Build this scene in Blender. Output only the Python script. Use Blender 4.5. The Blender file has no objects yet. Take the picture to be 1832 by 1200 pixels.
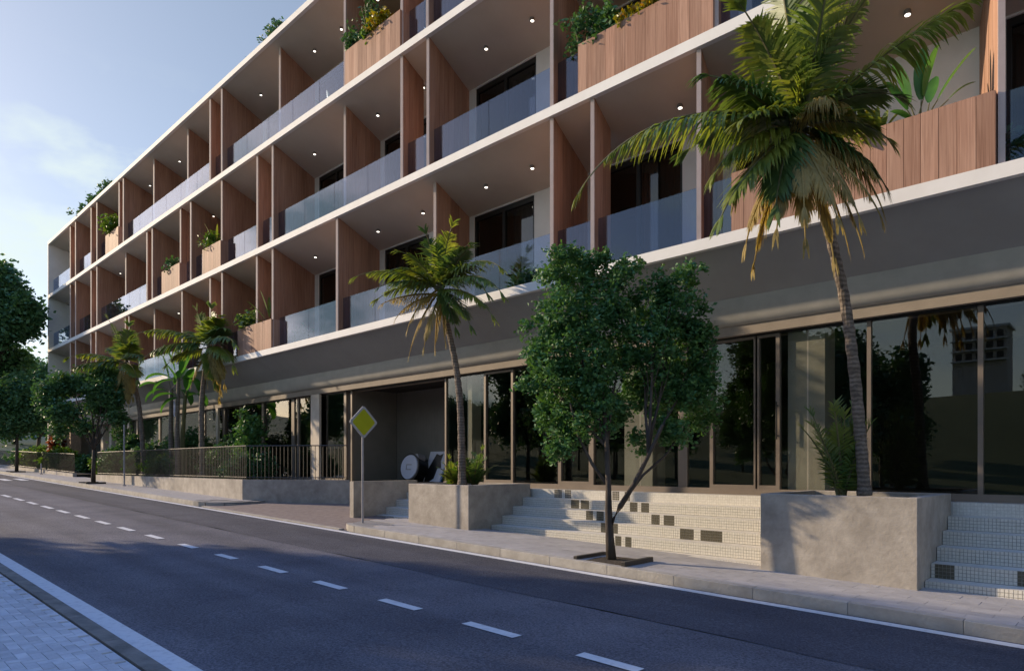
import bpy, math, random
import numpy as np
from mathutils import Vector, Matrix
R = math.radians
# ---------------------------------------------------------------- camera, sky, sun
S = bpy.context.scene
C = S.collection
YAW = R(43.6)
CAMZ, CD = 0.485, 9.54            # eye height over the terrace, distance to the facade plane
cam_d = bpy.data.cameras.new('camera'); cam = bpy.data.objects.new('camera', cam_d); C.objects.link(cam)
cam.location = (0, -CD, CAMZ); cam.rotation_euler = (R(90), 0, YAW)
cam_d.sensor_width = 36; cam_d.lens = 36*1200/1832
cam_d.shift_y = 232/1832; cam_d.clip_end = 6000; cam_d.clip_start = 0.05
S.camera = cam
SUN_AZ, SUN_EL = (-0.9205, -0.3907), R(20.2)     # direction towards the sun on the ground
w = bpy.data.worlds.new('World'); S.world = w; w.use_nodes = True
nt = w.node_tree; nt.nodes.clear()
sky = nt.nodes.new('ShaderNodeTexSky'); sky.sky_type = 'NISHITA'; sky.sun_disc = False
sky.sun_elevation = SUN_EL; sky.sun_rotation = math.atan2(SUN_AZ[0], SUN_AZ[1])
sky.air_density = 1.0; sky.dust_density = .5; sky.ozone_density = 2.0
bg = nt.nodes.new('ShaderNodeBackground'); bg.inputs[1].default_value = 0.15
wo = nt.nodes.new('ShaderNodeOutputWorld')
tc = nt.nodes.new('ShaderNodeTexCoord')
mp = nt.nodes.new('ShaderNodeMapping'); mp.inputs['Scale'].default_value = (1, 1, 2.0); mp.inputs['Location'].default_value = (2, 1, 0)
cn = nt.nodes.new('ShaderNodeTexNoise'); cn.inputs['Scale'].default_value = 5.0; cn.inputs['Detail'].default_value = 9; cn.inputs['Roughness'].default_value = .55
cr = nt.nodes.new('ShaderNodeValToRGB'); cr.color_ramp.elements[0].position = .455; cr.color_ramp.elements[1].position = .62
sx = nt.nodes.new('ShaderNodeSeparateXYZ')
mr = nt.nodes.new('ShaderNodeMapRange'); mr.inputs[1].default_value = .36; mr.inputs[2].default_value = .47; mr.inputs[3].default_value = 1.0; mr.inputs[4].default_value = 0.0
mu = nt.nodes.new('ShaderNodeMath'); mu.operation = 'MULTIPLY'
mx = nt.nodes.new('ShaderNodeMixRGB'); mx.inputs[2].default_value = (2.75, 3.15, 3.05, 1)
L = nt.links.new
L(tc.outputs['Generated'], mp.inputs[0]); L(mp.outputs[0], cn.inputs[0]); L(cn.outputs[0], cr.inputs[0])
L(tc.outputs['Generated'], sx.inputs[0]); L(sx.outputs[2], mr.inputs[0])
L(cr.outputs[0], mu.inputs[0]); L(mr.outputs[0], mu.inputs[1]); L(mu.outputs[0], mx.inputs[0])
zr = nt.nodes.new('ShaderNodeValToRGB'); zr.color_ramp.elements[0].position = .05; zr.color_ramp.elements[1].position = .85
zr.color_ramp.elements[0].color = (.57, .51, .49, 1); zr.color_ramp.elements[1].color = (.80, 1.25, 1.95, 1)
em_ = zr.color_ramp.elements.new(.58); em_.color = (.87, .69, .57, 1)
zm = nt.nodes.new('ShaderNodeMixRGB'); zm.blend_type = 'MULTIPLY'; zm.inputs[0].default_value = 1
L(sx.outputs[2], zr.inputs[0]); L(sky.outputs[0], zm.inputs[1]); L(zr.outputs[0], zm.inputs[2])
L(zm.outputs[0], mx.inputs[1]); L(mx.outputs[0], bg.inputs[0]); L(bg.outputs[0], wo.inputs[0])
sd = bpy.data.lights.new('sun', 'SUN'); sd.energy = 2.8; sd.angle = R(1.0); sd.color = (1, .80, .56)
sun = bpy.data.objects.new('sun', sd); C.objects.link(sun)
sv = Vector((SUN_AZ[0]*math.cos(SUN_EL), SUN_AZ[1]*math.cos(SUN_EL), math.sin(SUN_EL)))
sun.rotation_euler = sv.to_track_quat('Z', 'Y').to_euler(); sun.location = (-30, -20, 30)
S.view_settings.view_transform = 'Standard'; S.view_settings.look = 'None'
S.view_settings.exposure = 1.02; S.view_settings.gamma = 1
S.view_settings.use_curve_mapping = False
S.render.engine = 'CYCLES'
S.cycles.max_bounces = 7; S.cycles.transparent_max_bounces = 24; S.cycles.caustics_reflective = False
S.cycles.caustics_refractive = False

# ---------------------------------------------------------------- helpers
rnd = random.Random(7)
def X_at(u, D):                  # position along the facade seen at photo column u, on the plane D metres away
    k = (u-916)/1200
    return D*(.7241*k-.6897)/(.7241+.6897*k)
def pave(x): return -0.976-.0247*max(-130, min(60, x))
def road_z(x): return pave(x)-.13
def tag(o, label=None, cat=None, group=None, kind=None):
    if label: o['label'] = label
    if cat: o['category'] = cat
    if group: o['group'] = group
    if kind: o['kind'] = kind
    return o
def empty(name, loc, rz=0, **k):
    o = bpy.data.objects.new(name, None); C.objects.link(o); o.location = loc; o.rotation_euler = (0, 0, rz)
    o.empty_display_size = .2
    return tag(o, **k)
class MB:
    def __init__(s): s.v = []; s.f = []; s.m = []
    def add(s, vs, fs, mi=0):
        n = len(s.v); s.v += [tuple(p) for p in vs]; s.f += [tuple(n+i for i in f) for f in fs]; s.m += [mi]*len(fs)
    def box(s, x0, x1, y0, y1, z0, z1, mi=0):
        s.add([(x0,y0,z0),(x1,y0,z0),(x1,y1,z0),(x0,y1,z0),(x0,y0,z1),(x1,y0,z1),(x1,y1,z1),(x0,y1,z1)],
              [(0,3,2,1),(4,5,6,7),(0,1,5,4),(1,2,6,5),(2,3,7,6),(3,0,4,7)], mi)
    def prism(s, poly, x0, x1, mi=0):       # poly in (y,z), extruded along x
        n = len(poly); a = sum(poly[i][0]*poly[(i+1)%n][1]-poly[(i+1)%n][0]*poly[i][1] for i in range(n))
        if a < 0: poly = poly[::-1]
        s.add([(x0, y, z) for y, z in poly]+[(x1, y, z) for y, z in poly],
              [tuple(range(n))[::-1], tuple(range(n, 2*n))]+[(i, (i+1)%n, n+(i+1)%n, n+i) for i in range(n)], mi)
    def prismz(s, poly, zb, zt, mi=0):      # poly in (x,y); zb, zt numbers or functions of (x,y)
        n = len(poly); a = sum(poly[i][0]*poly[(i+1)%n][1]-poly[(i+1)%n][0]*poly[i][1] for i in range(n))
        if a < 0: poly = poly[::-1]
        fb = zb if callable(zb) else (lambda x, y: zb); ft = zt if callable(zt) else (lambda x, y: zt)
        s.add([(x, y, fb(x, y)) for x, y in poly]+[(x, y, ft(x, y)) for x, y in poly],
              [tuple(range(n))[::-1], tuple(range(n, 2*n))]+[(i, (i+1)%n, n+(i+1)%n, n+i) for i in range(n)], mi)
    def tube(s, pts, rads, n=8, mi=0, cap=True, wob=0, seed=0):
        rr = random.Random(seed); rings = []
        pts = [Vector(p) for p in pts]
        up = Vector((.31, .17, .93))
        for i, p in enumerate(pts):
            d = (pts[min(i+1, len(pts)-1)]-pts[max(i-1, 0)]).normalized()
            a = d.cross(up).normalized() if abs(d.dot(up.normalized())) < .98 else d.cross(Vector((1, 0, 0))).normalized()
            b = d.cross(a).normalized(); r = rads[i] if hasattr(rads, '__len__') else rads
            rings.append([p+(a*math.cos(t)+b*math.sin(t))*r*(1+wob*rr.uniform(-1, 1)) for t in [2*math.pi*k/n for k in range(n)]])
        vs = [q for r in rings for q in r]; fs = []
        for i in range(len(pts)-1):
            for k in range(n):
                fs.append((i*n+k, i*n+(k+1)%n, (i+1)*n+(k+1)%n, (i+1)*n+k))
        if cap: fs += [tuple(range(n))[::-1], tuple(range((len(pts)-1)*n, len(pts)*n))]
        s.add(vs, fs, mi)
    def build(s, name, mat, parent=None, smooth=False, origin=None, bevel=0, **k):
        me = bpy.data.meshes.new(name)
        v = s.v
        if origin is not None: v = [(a-origin[0], b-origin[1], c-origin[2]) for a, b, c in v]
        me.from_pydata(v, [], s.f)
        mats = mat if isinstance(mat, (list, tuple)) else [mat]
        for m_ in mats: me.materials.append(m_)
        if any(s.m): me.polygons.foreach_set('material_index', s.m)
        if smooth: me.polygons.foreach_set('use_smooth', [True]*len(me.polygons))
        me.update()
        o = bpy.data.objects.new(name, me); C.objects.link(o)
        if origin is not None: o.location = origin
        if parent is not None: o.parent = parent
        if bevel:
            b = o.modifiers.new('bevel', 'BEVEL'); b.width = bevel; b.segments = 2; b.limit_method = 'ANGLE'
        return tag(o, **k)
def link_copy(o, loc=None, parent=None, name=None, rot=None, scale=None):
    c = o.copy(); C.objects.link(c)
    if parent is not None: c.parent = parent
    if loc is not None: c.location = loc
    if rot is not None: c.rotation_euler = rot
    if scale is not None: c.scale = scale
    return c
def copy_tree(o, parent=None):
    c = o.copy(); C.objects.link(c); c.parent = parent
    for ch in list(o.children): copy_tree(ch, c)
    return c

# ---------------------------------------------------------------- materials
def mat(name, col, rough=.7, col2=None, nscale=6, detail=6, bump=0, bscale=None, spec=.4, metal=0, emit=None, stretch=(1,1,1), ramp=(.35,.65), objrand=0, nrough=.6, translucent=0, sheen=0, extra=None):
    m = bpy.data.materials.new(name); m.use_nodes = True; t = m.node_tree; N = t.nodes; lk = t.links.new
    b = N['Principled BSDF']; b.inputs['Roughness'].default_value = rough; b.inputs['Metallic'].default_value = metal
    b.inputs['Specular IOR Level'].default_value = spec
    col = tuple(col)+(1,)
    b.inputs['Base Color'].default_value = col
    if emit:
        b.inputs['Emission Color'].default_value = tuple(emit[:3])+(1,); b.inputs['Emission Strength'].default_value = emit[3]
    co = N.new('ShaderNodeTexCoord'); mpn = N.new('ShaderNodeMapping'); mpn.inputs['Scale'].default_value = stretch
    src = co.outputs['Object']
    if objrand:
        oi = N.new('ShaderNodeObjectInfo'); va = N.new('ShaderNodeVectorMath'); va.operation = 'SCALE'
        cb = N.new('ShaderNodeCombineXYZ'); lk(oi.outputs['Random'], cb.inputs[0]); lk(oi.outputs['Random'], cb.inputs[1]); lk(oi.outputs['Random'], cb.inputs[2])
        va.inputs['Scale'].default_value = 37; lk(cb.outputs[0], va.inputs[0])
        ad = N.new('ShaderNodeVectorMath'); ad.operation = 'ADD'; lk(src, ad.inputs[0]); lk(va.outputs[0], ad.inputs[1]); src = ad.outputs[0]
    lk(src, mpn.inputs[0])
    cout = None
    if col2:
        n1 = N.new('ShaderNodeTexNoise'); n1.inputs['Scale'].default_value = nscale; n1.inputs['Detail'].default_value = detail; n1.inputs['Roughness'].default_value = nrough
        lk(mpn.outputs[0], n1.inputs[0])
        r = N.new('ShaderNodeValToRGB'); r.color_ramp.elements[0].position = ramp[0]; r.color_ramp.elements[1].position = ramp[1]
        r.color_ramp.elements[0].color = col; r.color_ramp.elements[1].color = tuple(col2)+(1,)
        lk(n1.outputs[0], r.inputs[0]); cout = r.outputs[0]
    if objrand and cout is not None:
        hs = N.new('ShaderNodeHueSaturation'); lk(cout, hs.inputs['Color'])
        mrn = N.new('ShaderNodeMapRange'); mrn.inputs[3].default_value = 1-objrand; mrn.inputs[4].default_value = 1+objrand
        lk(oi.outputs['Random'], mrn.inputs[0]); lk(mrn.outputs[0], hs.inputs['Value']); cout = hs.outputs[0]
    if extra: cout = extra(t, mpn.outputs[0], cout, b)
    if cout is not None: lk(cout, b.inputs['Base Color'])
    if bump:
        n2 = N.new('ShaderNodeTexNoise'); n2.inputs['Scale'].default_value = bscale or nscale*4; n2.inputs['Detail'].default_value = 8
        lk(mpn.outputs[0], n2.inputs[0]); bp = N.new('ShaderNodeBump'); bp.inputs['Strength'].default_value = bump; bp.inputs['Distance'].default_value = .02
        lk(n2.outputs[0], bp.inputs['Height']); lk(bp.outputs[0], b.inputs['Normal'])
    if translucent:
        tr = N.new('ShaderNodeBsdfTranslucent'); ms = N.new('ShaderNodeMixShader'); ms.inputs[0].default_value = translucent
        if cout is not None:
            br = N.new('ShaderNodeMixRGB'); br.blend_type = 'MULTIPLY'; br.inputs[0].default_value = 1; br.inputs[2].default_value = (1.7, 1.6, .7, 1)
            lk(cout, br.inputs[1]); lk(br.outputs[0], tr.inputs[0])
        else: tr.inputs[0].default_value = col
        lk(b.outputs[0], ms.inputs[1]); lk(tr.outputs[0], ms.inputs[2]); lk(ms.outputs[0], N['Material Output'].inputs[0])
    return m
def concrete_extra(t, vec, c, b):
    N = t.nodes; lk = t.links.new
    n = N.new('ShaderNodeTexNoise'); n.inputs['Scale'].default_value = 1.1; n.inputs['Detail'].default_value = 5; n.inputs['Roughness'].default_value = .65
    lk(vec, n.inputs[0])
    r = N.new('ShaderNodeValToRGB'); r.color_ramp.elements[0].position = .3; r.color_ramp.elements[1].position = .68
    r.color_ramp.elements[0].color = (.62, .60, .58, 1); r.color_ramp.elements[1].color = (1.08, 1.06, 1.03, 1)
    lk(n.outputs[0], r.inputs[0])
    m = N.new('ShaderNodeMixRGB'); m.blend_type = 'MULTIPLY'; m.inputs[0].default_value = 1
    lk(c, m.inputs[1]); lk(r.outputs[0], m.inputs[2])
    v = N.new('ShaderNodeTexVoronoi'); v.inputs['Scale'].default_value = 9; lk(vec, v.inputs[0])
    vr = N.new('ShaderNodeValToRGB'); vr.color_ramp.elements[0].position = .02; vr.color_ramp.elements[1].position = .05
    vr.color_ramp.elements[0].color = (.55, .53, .5, 1); vr.color_ramp.elements[1].color = (1, 1, 1, 1); lk(v.outputs['Distance'], vr.inputs[0])
    m2 = N.new('ShaderNodeMixRGB'); m2.blend_type = 'MULTIPLY'; m2.inputs[0].default_value = .6
    lk(m.outputs[0], m2.inputs[1]); lk(vr.outputs[0], m2.inputs[2])
    return m2.outputs[0]
def wood_extra(t, vec, c, b):
    N = t.nodes; lk = t.links.new
    mp2 = N.new('ShaderNodeMapping'); mp2.inputs['Scale'].default_value = (7, 7, .55); lk(vec, mp2.inputs[0])
    n = N.new('ShaderNodeTexNoise'); n.inputs['Scale'].default_value = 6; n.inputs['Detail'].default_value = 8; n.inputs['Distortion'].default_value = 1.2; lk(mp2.outputs[0], n.inputs[0])
    r = N.new('ShaderNodeValToRGB'); r.color_ramp.elements[0].position = .3; r.color_ramp.elements[1].position = .7
    r.color_ramp.elements[0].color = (.66, .60, .56, 1); r.color_ramp.elements[1].color = (1.12, 1.1, 1.08, 1); lk(n.outputs[0], r.inputs[0])
    m = N.new('ShaderNodeMixRGB'); m.blend_type = 'MULTIPLY'; m.inputs[0].default_value = .85
    lk(c, m.inputs[1]); lk(r.outputs[0], m.inputs[2])
    mp3 = N.new('ShaderNodeMapping'); mp3.inputs['Scale'].default_value = (6, 6, 2.4); lk(vec, mp3.inputs[0])
    v = N.new('ShaderNodeTexVoronoi'); v.inputs['Scale'].default_value = 1.0; lk(mp3.outputs[0], v.inputs[0])
    vr = N.new('ShaderNodeValToRGB'); vr.color_ramp.elements[0].position = .03; vr.color_ramp.elements[1].position = .1
    vr.color_ramp.elements[0].color = (.5, .4, .35, 1); vr.color_ramp.elements[1].color = (1, 1, 1, 1); lk(v.outputs['Distance'], vr.inputs[0])
    m2 = N.new('ShaderNodeMixRGB'); m2.blend_type = 'MULTIPLY'; m2.inputs[0].default_value = .7
    lk(m.outputs[0], m2.inputs[1]); lk(vr.outputs[0], m2.inputs[2])
    return m2.outputs[0]
def asphalt_extra(t, vec, c, b):
    N = t.nodes; lk = t.links.new
    n = N.new('ShaderNodeTexNoise'); n.inputs['Scale'].default_value = 48; n.inputs['Detail'].default_value = 4; n.inputs['Roughness'].default_value = .8; lk(vec, n.inputs[0])
    r = N.new('ShaderNodeValToRGB'); r.color_ramp.elements[0].position = .38; r.color_ramp.elements[1].position = .72
    r.color_ramp.elements[0].color = (.55, .56, .60, 1); r.color_ramp.elements[1].color = (2.3, 2.2, 2.15, 1); lk(n.outputs[0], r.inputs[0])
    m = N.new('ShaderNodeMixRGB'); m.blend_type = 'MULTIPLY'; m.inputs[0].default_value = 1
    lk(c, m.inputs[1]); lk(r.outputs[0], m.inputs[2])
    mp4 = N.new('ShaderNodeMapping'); mp4.inputs['Scale'].default_value = (.10, 1.6, 1); lk(vec, mp4.inputs[0])
    n4 = N.new('ShaderNodeTexNoise'); n4.inputs['Scale'].default_value = 1.0; n4.inputs['Detail'].default_value = 5; lk(mp4.outputs[0], n4.inputs[0])
    r4 = N.new('ShaderNodeValToRGB'); r4.color_ramp.elements[0].position = .36; r4.color_ramp.elements[1].position = .62
    r4.color_ramp.elements[0].color = (.78, .78, .79, 1); r4.color_ramp.elements[1].color = (1.10, 1.10, 1.10, 1); lk(n4.outputs[0], r4.inputs[0])
    m4 = N.new('ShaderNodeMixRGB'); m4.blend_type = 'MULTIPLY'; m4.inputs[0].default_value = 1
    lk(m.outputs[0], m4.inputs[1]); lk(r4.outputs[0], m4.inputs[2])
    return m4.outputs[0]
def bark_extra(t, vec, c, b):
    N = t.nodes; lk = t.links.new
    wv = N.new('ShaderNodeTexWave'); wv.bands_direction = 'Z'; wv.inputs['Scale'].default_value = 5.5; wv.inputs['Distortion'].default_value = 3.2; wv.inputs['Detail Scale'].default_value = 3; lk(vec, wv.inputs[0])
    r = N.new('ShaderNodeValToRGB'); r.color_ramp.elements[0].color = (.45, .42, .4, 1); r.color_ramp.elements[1].color = (1.1, 1.08, 1.05, 1); lk(wv.outputs[0], r.inputs[0])
    m = N.new('ShaderNodeMixRGB'); m.blend_type = 'MULTIPLY'; m.inputs[0].default_value = .8
    lk(c, m.inputs[1]); lk(r.outputs[0], m.inputs[2]); return m.outputs[0]
M = {}
M['plaster'] = mat('white_plaster', (.74,.72,.69), .75, (.80,.785,.76), 2.2, bump=.06, bscale=60)
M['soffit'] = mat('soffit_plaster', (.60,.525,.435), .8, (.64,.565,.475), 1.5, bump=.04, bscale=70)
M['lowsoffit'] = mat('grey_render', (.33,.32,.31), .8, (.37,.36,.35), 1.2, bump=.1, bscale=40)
M['bull'] = mat('grey_bullnose', (.36,.345,.31), .6, (.42,.40,.36), 3, bump=.1, bscale=40)
M['strip'] = mat('beige_lintel', (.25,.21,.17), .8, (.31,.26,.21), 2, bump=.08, bscale=40)
M['wood'] = mat('larch_board', (.37,.215,.155), .62, (.47,.30,.225), 1.2, bump=.12, bscale=26, stretch=(1,1,.25), objrand=.16, extra=wood_extra, spec=.08)
M['fin'] = mat('fin_board', (.38,.22,.155), .6, (.50,.315,.235), 1.2, bump=.1, bscale=26, stretch=(1,1,.25), objrand=.13, extra=wood_extra, spec=.08)
M['finedge'] = mat('pale_fin_edge', (.55,.42,.36), .6, (.62,.48,.42), 4)
M['metal'] = mat('dark_metal', (.055,.05,.045), .42, metal=.4)
M['bronze'] = mat('bronze_frame', (.19,.155,.125), .45, (.22,.18,.145), 3, metal=.2)
M['black'] = mat('black_frame', (.018,.016,.015), .4)
M['railmetal'] = mat('rail_metal', (.075,.068,.062), .5, metal=.3)
M['conc'] = mat('raw_concrete', (.37,.34,.30), .8, (.48,.445,.40), 5, detail=9, bump=.25, bscale=24, extra=concrete_extra)
M['column'] = mat('column_concrete', (.52,.45,.37), .8, (.60,.53,.44), 3, bump=.12, bscale=30)
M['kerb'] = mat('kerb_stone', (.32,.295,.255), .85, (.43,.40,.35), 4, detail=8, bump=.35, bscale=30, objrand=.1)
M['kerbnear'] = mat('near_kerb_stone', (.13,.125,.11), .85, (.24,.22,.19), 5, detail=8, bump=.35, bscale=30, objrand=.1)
M['asph'] = mat('asphalt', (.086,.088,.102), .8, (.122,.122,.134), .9, detail=8, bump=.5, bscale=160, spec=.3, extra=asphalt_extra)
M['asph2'] = mat('newer_asphalt', (.055,.058,.072), .85, (.074,.077,.090), 1.1, detail=8, bump=.5, bscale=160, spec=.3, extra=asphalt_extra)
M['paint'] = mat('road_paint', (.50,.50,.50), .7, (.68,.68,.67), 14, detail=8, bump=.2, bscale=120, ramp=(.25,.5))
M['paver'] = mat('grey_paver', (.48,.48,.495), .8, (.60,.60,.60), 6, bump=.3, bscale=60, objrand=.13)
M['slab'] = mat('pavement_slab', (.34,.325,.315), .8, (.42,.40,.385), 5, bump=.25, bscale=60, objrand=.07)
M['joint'] = mat('sand_joint', (.2,.195,.19), .9, (.27,.26,.25), 20)
M['drivebrick'] = mat('brown_brick_paving', (.16,.125,.112), .85, (.22,.18,.16), 8, bump=.3, bscale=60, objrand=.15)
M['tile'] = mat('cream_mosaic', (.60,.575,.505), .35, (.73,.70,.63), 30, spec=.5)
M['tiledark'] = mat('olive_mosaic', (.085,.078,.055), .35, (.14,.125,.09), 40, spec=.5)
M['grout'] = mat('grout', (.24,.225,.20), .85, (.42,.4,.35), 10)
M['tread'] = mat('cream_tread', (.62,.585,.51), .6, (.70,.66,.58), 12)
M['soil'] = mat('soil', (.035,.026,.018), .95, (.07,.055,.04), 14, bump=.8, bscale=40)
M['grass'] = mat('grass_ground', (.035,.055,.012), .95, (.075,.095,.025), 1.4, detail=9, bump=.8, bscale=30)
M['leaf'] = mat('tree_leaf', (.042,.135,.062), .55, (.115,.235,.060), 7, detail=4, spec=.35, translucent=.22, nrough=.8)
M['leafd'] = mat('dark_tree_leaf', (.038,.115,.058), .55, (.095,.195,.060), 5, detail=4, spec=.35, translucent=.18, nrough=.8)
M['leafy'] = mat('bright_leaf', (.06,.15,.02), .45, (.14,.22,.03), 3, translucent=.3)
M['croton'] = mat('croton_leaf', (.20,.20,.01), .4, (.42,.17,.01), 7, translucent=.3, ramp=(.5,.7))
M['palm'] = mat('palm_leaf', (.10,.17,.03), .45, (.24,.27,.05), 2.5, translucent=.38, spec=.5)
M['palmd'] = mat('palm_leaf_dark', (.055,.13,.045), .45, (.14,.20,.05), 2.5, translucent=.32, spec=.5)
M['dry'] = mat('dry_palm_leaf', (.27,.21,.075), .7, (.46,.36,.14), 3.5, translucent=.42)
M['banana'] = mat('banana_leaf', (.04,.14,.03), .35, (.09,.24,.05), 1.5, translucent=.35, spec=.5)
M['reddish'] = mat('red_leaf', (.22,.05,.03), .5, (.32,.10,.05), 4, translucent=.3)
M['bark'] = mat('dark_bark', (.045,.036,.03), .9, (.10,.08,.065), 6, bump=.7, bscale=24, stretch=(1,1,.3))
M['palmbark'] = mat('palm_bark', (.15,.125,.105), .9, (.26,.215,.175), 9, bump=.8, bscale=30, extra=bark_extra)
M['stem'] = mat('plant_stem', (.10,.10,.04), .7, (.16,.15,.06), 8)
M['curtain'] = mat('curtain', (.30,.26,.23), .9, (.36,.32,.28), 3)
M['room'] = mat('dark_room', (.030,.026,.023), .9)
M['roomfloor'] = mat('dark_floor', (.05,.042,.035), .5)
M['panel'] = mat('dark_slat_panel', (.19,.18,.16), .6, (.22,.205,.185), 2)
M['lens'] = mat('lamp_lens', (1,1,1), .5, emit=(1,.92,.8,1.7))
M['fitting'] = mat('lamp_fitting', (.20,.185,.17), .5)
M['yellow'] = mat('sign_yellow', (.40,.43,.012), .5, (.44,.47,.018), 4)
M['signw'] = mat('sign_white', (.42,.42,.44), .5)
M['galv'] = mat('galvanised', (.34,.33,.35), .5, (.40,.39,.41), 8, metal=.35)
M['white'] = mat('white_enamel', (.62,.64,.74), .35)
M['blue'] = mat('blue_edge', (.04,.16,.36), .4)
M['rubber'] = mat('black_rubber', (.012,.012,.013), .35)
M['stone'] = mat('rough_stone', (.30,.20,.15), .9, (.42,.30,.22), 9, bump=.8, bscale=20)
M['ledge'] = mat('terrace_screed', (.52,.485,.43), .7, (.58,.545,.49), 4)
M['far'] = mat('far_wall', (.45,.40,.35), .8, (.5,.45,.4), 3)
M['hill'] = mat('wooded_hill', (.022,.07,.060), .95, (.04,.10,.075), .05, detail=10)
def glass(name, tint, ior, refl=(1,1,1), rough=0.0):
    m = bpy.data.materials.new(name); m.use_nodes = True; t = m.node_tree; t.nodes.clear(); N = t.nodes; lk = t.links.new
    o = N.new('ShaderNodeOutputMaterial'); tr = N.new('ShaderNodeBsdfTransparent'); tr.inputs[0].default_value = tuple(tint)+(1,)
    g = N.new('ShaderNodeBsdfGlossy'); g.inputs['Roughness'].default_value = rough; g.inputs[0].default_value = tuple(refl)+(1,)
    fr = N.new('ShaderNodeFresnel'); fr.inputs[0].default_value = ior
    ge = N.new('ShaderNodeNewGeometry'); im = N.new('ShaderNodeMapRange'); im.inputs[3].default_value = ior; im.inputs[4].default_value = 1/ior
    lk(ge.outputs['Backfacing'], im.inputs[0]); lk(im.outputs[0], fr.inputs[0])     # the same pane reflects alike from both of its faces
    mm = N.new('ShaderNodeMixShader')
    lk(fr.outputs[0], mm.inputs[0]); lk(tr.outputs[0], mm.inputs[1]); lk(g.outputs[0], mm.inputs[2]); lk(mm.outputs[0], o.inputs[0])
    return m
M['glass'] = glass('shop_glass', (.80,.82,.80), 1.6)
M['glassup'] = glass('window_glass', (.45,.47,.47), 1.6)
M['balglass'] = glass('balustrade_glass', (.66,.73,.86), 1.62, (.72,.84,1))

# ---------------------------------------------------------------- terrain, road, pavements
def strip(mb, xs, y0, y1, zf, mi=0):
    vs = []
    for x in xs: vs += [(x, y0, zf(x)), (x, y1, zf(x))]
    mb.add(vs, [(2*i, 2*i+2, 2*i+3, 2*i+1) for i in range(len(xs)-1)], mi)
def ywd(D): return D-CD
# ground: one sheet to the horizon with a wooded rise across the road
gx = sorted(set([-3000,-1200,-600,-300,-200,-160,-130]+list(range(-120,61,10))+[80,120,200,400,900,2500]))
gy = sorted(set([-3000,-1200,-600,-350,-220,-170,-140,-120,-105,-90,-75,-60,-50,-40,-30,-20,-12,-10.5,-6,0,1,9,12,20,40,100,300,1000,3000]))
def gz(x, y):
    z = pave(x)-.22
    if y < -28: z += 13*(1-math.exp(-((-28-y)/45)**2))*(1+.15*math.sin(x*.03))
    return z
mb = MB(); mb.add([(x, y, gz(x, y)) for x in gx for y in gy], [(i*len(gy)+j, (i+1)*len(gy)+j, (i+1)*len(gy)+j+1, i*len(gy)+j+1) for i in range(len(gx)-1) for j in range(len(gy)-1)])
mb.build('ground', M['grass'], kind='structure', smooth=True)
xs = list(range(-130, 61, 5))
Y0, YC, Y1 = ywd(1.74), ywd(4.25), ywd(7.35)
mb = MB(); strip(mb, xs, Y0-.02, ywd(5.62), road_z); mb.build('road', M['asph'], kind='structure')
mb = MB()
sx_ = [x for x in xs]
vs = []
for x in np.arange(-130, 61, .5):
    x = float(x); vs += [(x, ywd(5.61)+.025*math.sin(x*1.3)+.015*math.sin(x*4.1), road_z(x)+.004), (x, Y1+.3, road_z(x)+.004)]
n = len(vs)//2; mb.add(vs, [(2*i, 2*i+2, 2*i+3, 2*i+1) for i in range(n-1)])
mb.build('road_repair_strip', M['asph2'], kind='structure')
# markings
root = empty('road_markings', (0, YC, road_z(0)), kind='structure')
# dashes measured on the photo: near ends of successive dashes
def dash_x(u): return X_at(u, 4.27)
for u0, u1 in [(1040,1148),(837,928),(686,752),(568,618),(470,512),(392,423),(326,352),(266,291),(216,240),(176,197),(139,159),(106,124),(78,95),(52,67),(28,43),(6,20)]:
    m_ = MB(); a, b_ = dash_x(u0), dash_x(u1)
    strip(m_, [a, b_], YC-.06, YC+.06, lambda x: road_z(x)+.008)
    m_.build('lane_dash', M['paint'], root).location = (0, -YC, -road_z(0))
a = dash_x(1240)
while a < 25:
    m_ = MB(); strip(m_, [a, a+.85], YC-.06, YC+.06, lambda x: road_z(x)+.008); m_.build('lane_dash', M['paint'], root).location = (0, -YC, -road_z(0)); a += 2.1
m_ = MB(); strip(m_, xs, Y1-.19, Y1-.05, lambda x: road_z(x)+.008); m_.build('edge_line', M['paint'], root).location = (0, -YC, -road_z(0))
m_ = MB(); strip(m_, xs, ywd(1.76), ywd(1.945), lambda x: road_z(x)+.008); m_.build('edge_line', M['paint'], root).location = (0, -YC, -road_z(0))
for D0 in (6.75, 6.15, 5.55, 4.95, 4.35, 3.75, 3.15, 2.55):
    m_ = MB(); strip(m_, [-38.6, -36.6], ywd(D0)-.15, ywd(D0)+.15, lambda x: road_z(x)+.012); m_.build('crossing_bar', M['paint'], root).location = (0, -YC, -road_z(0))

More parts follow.
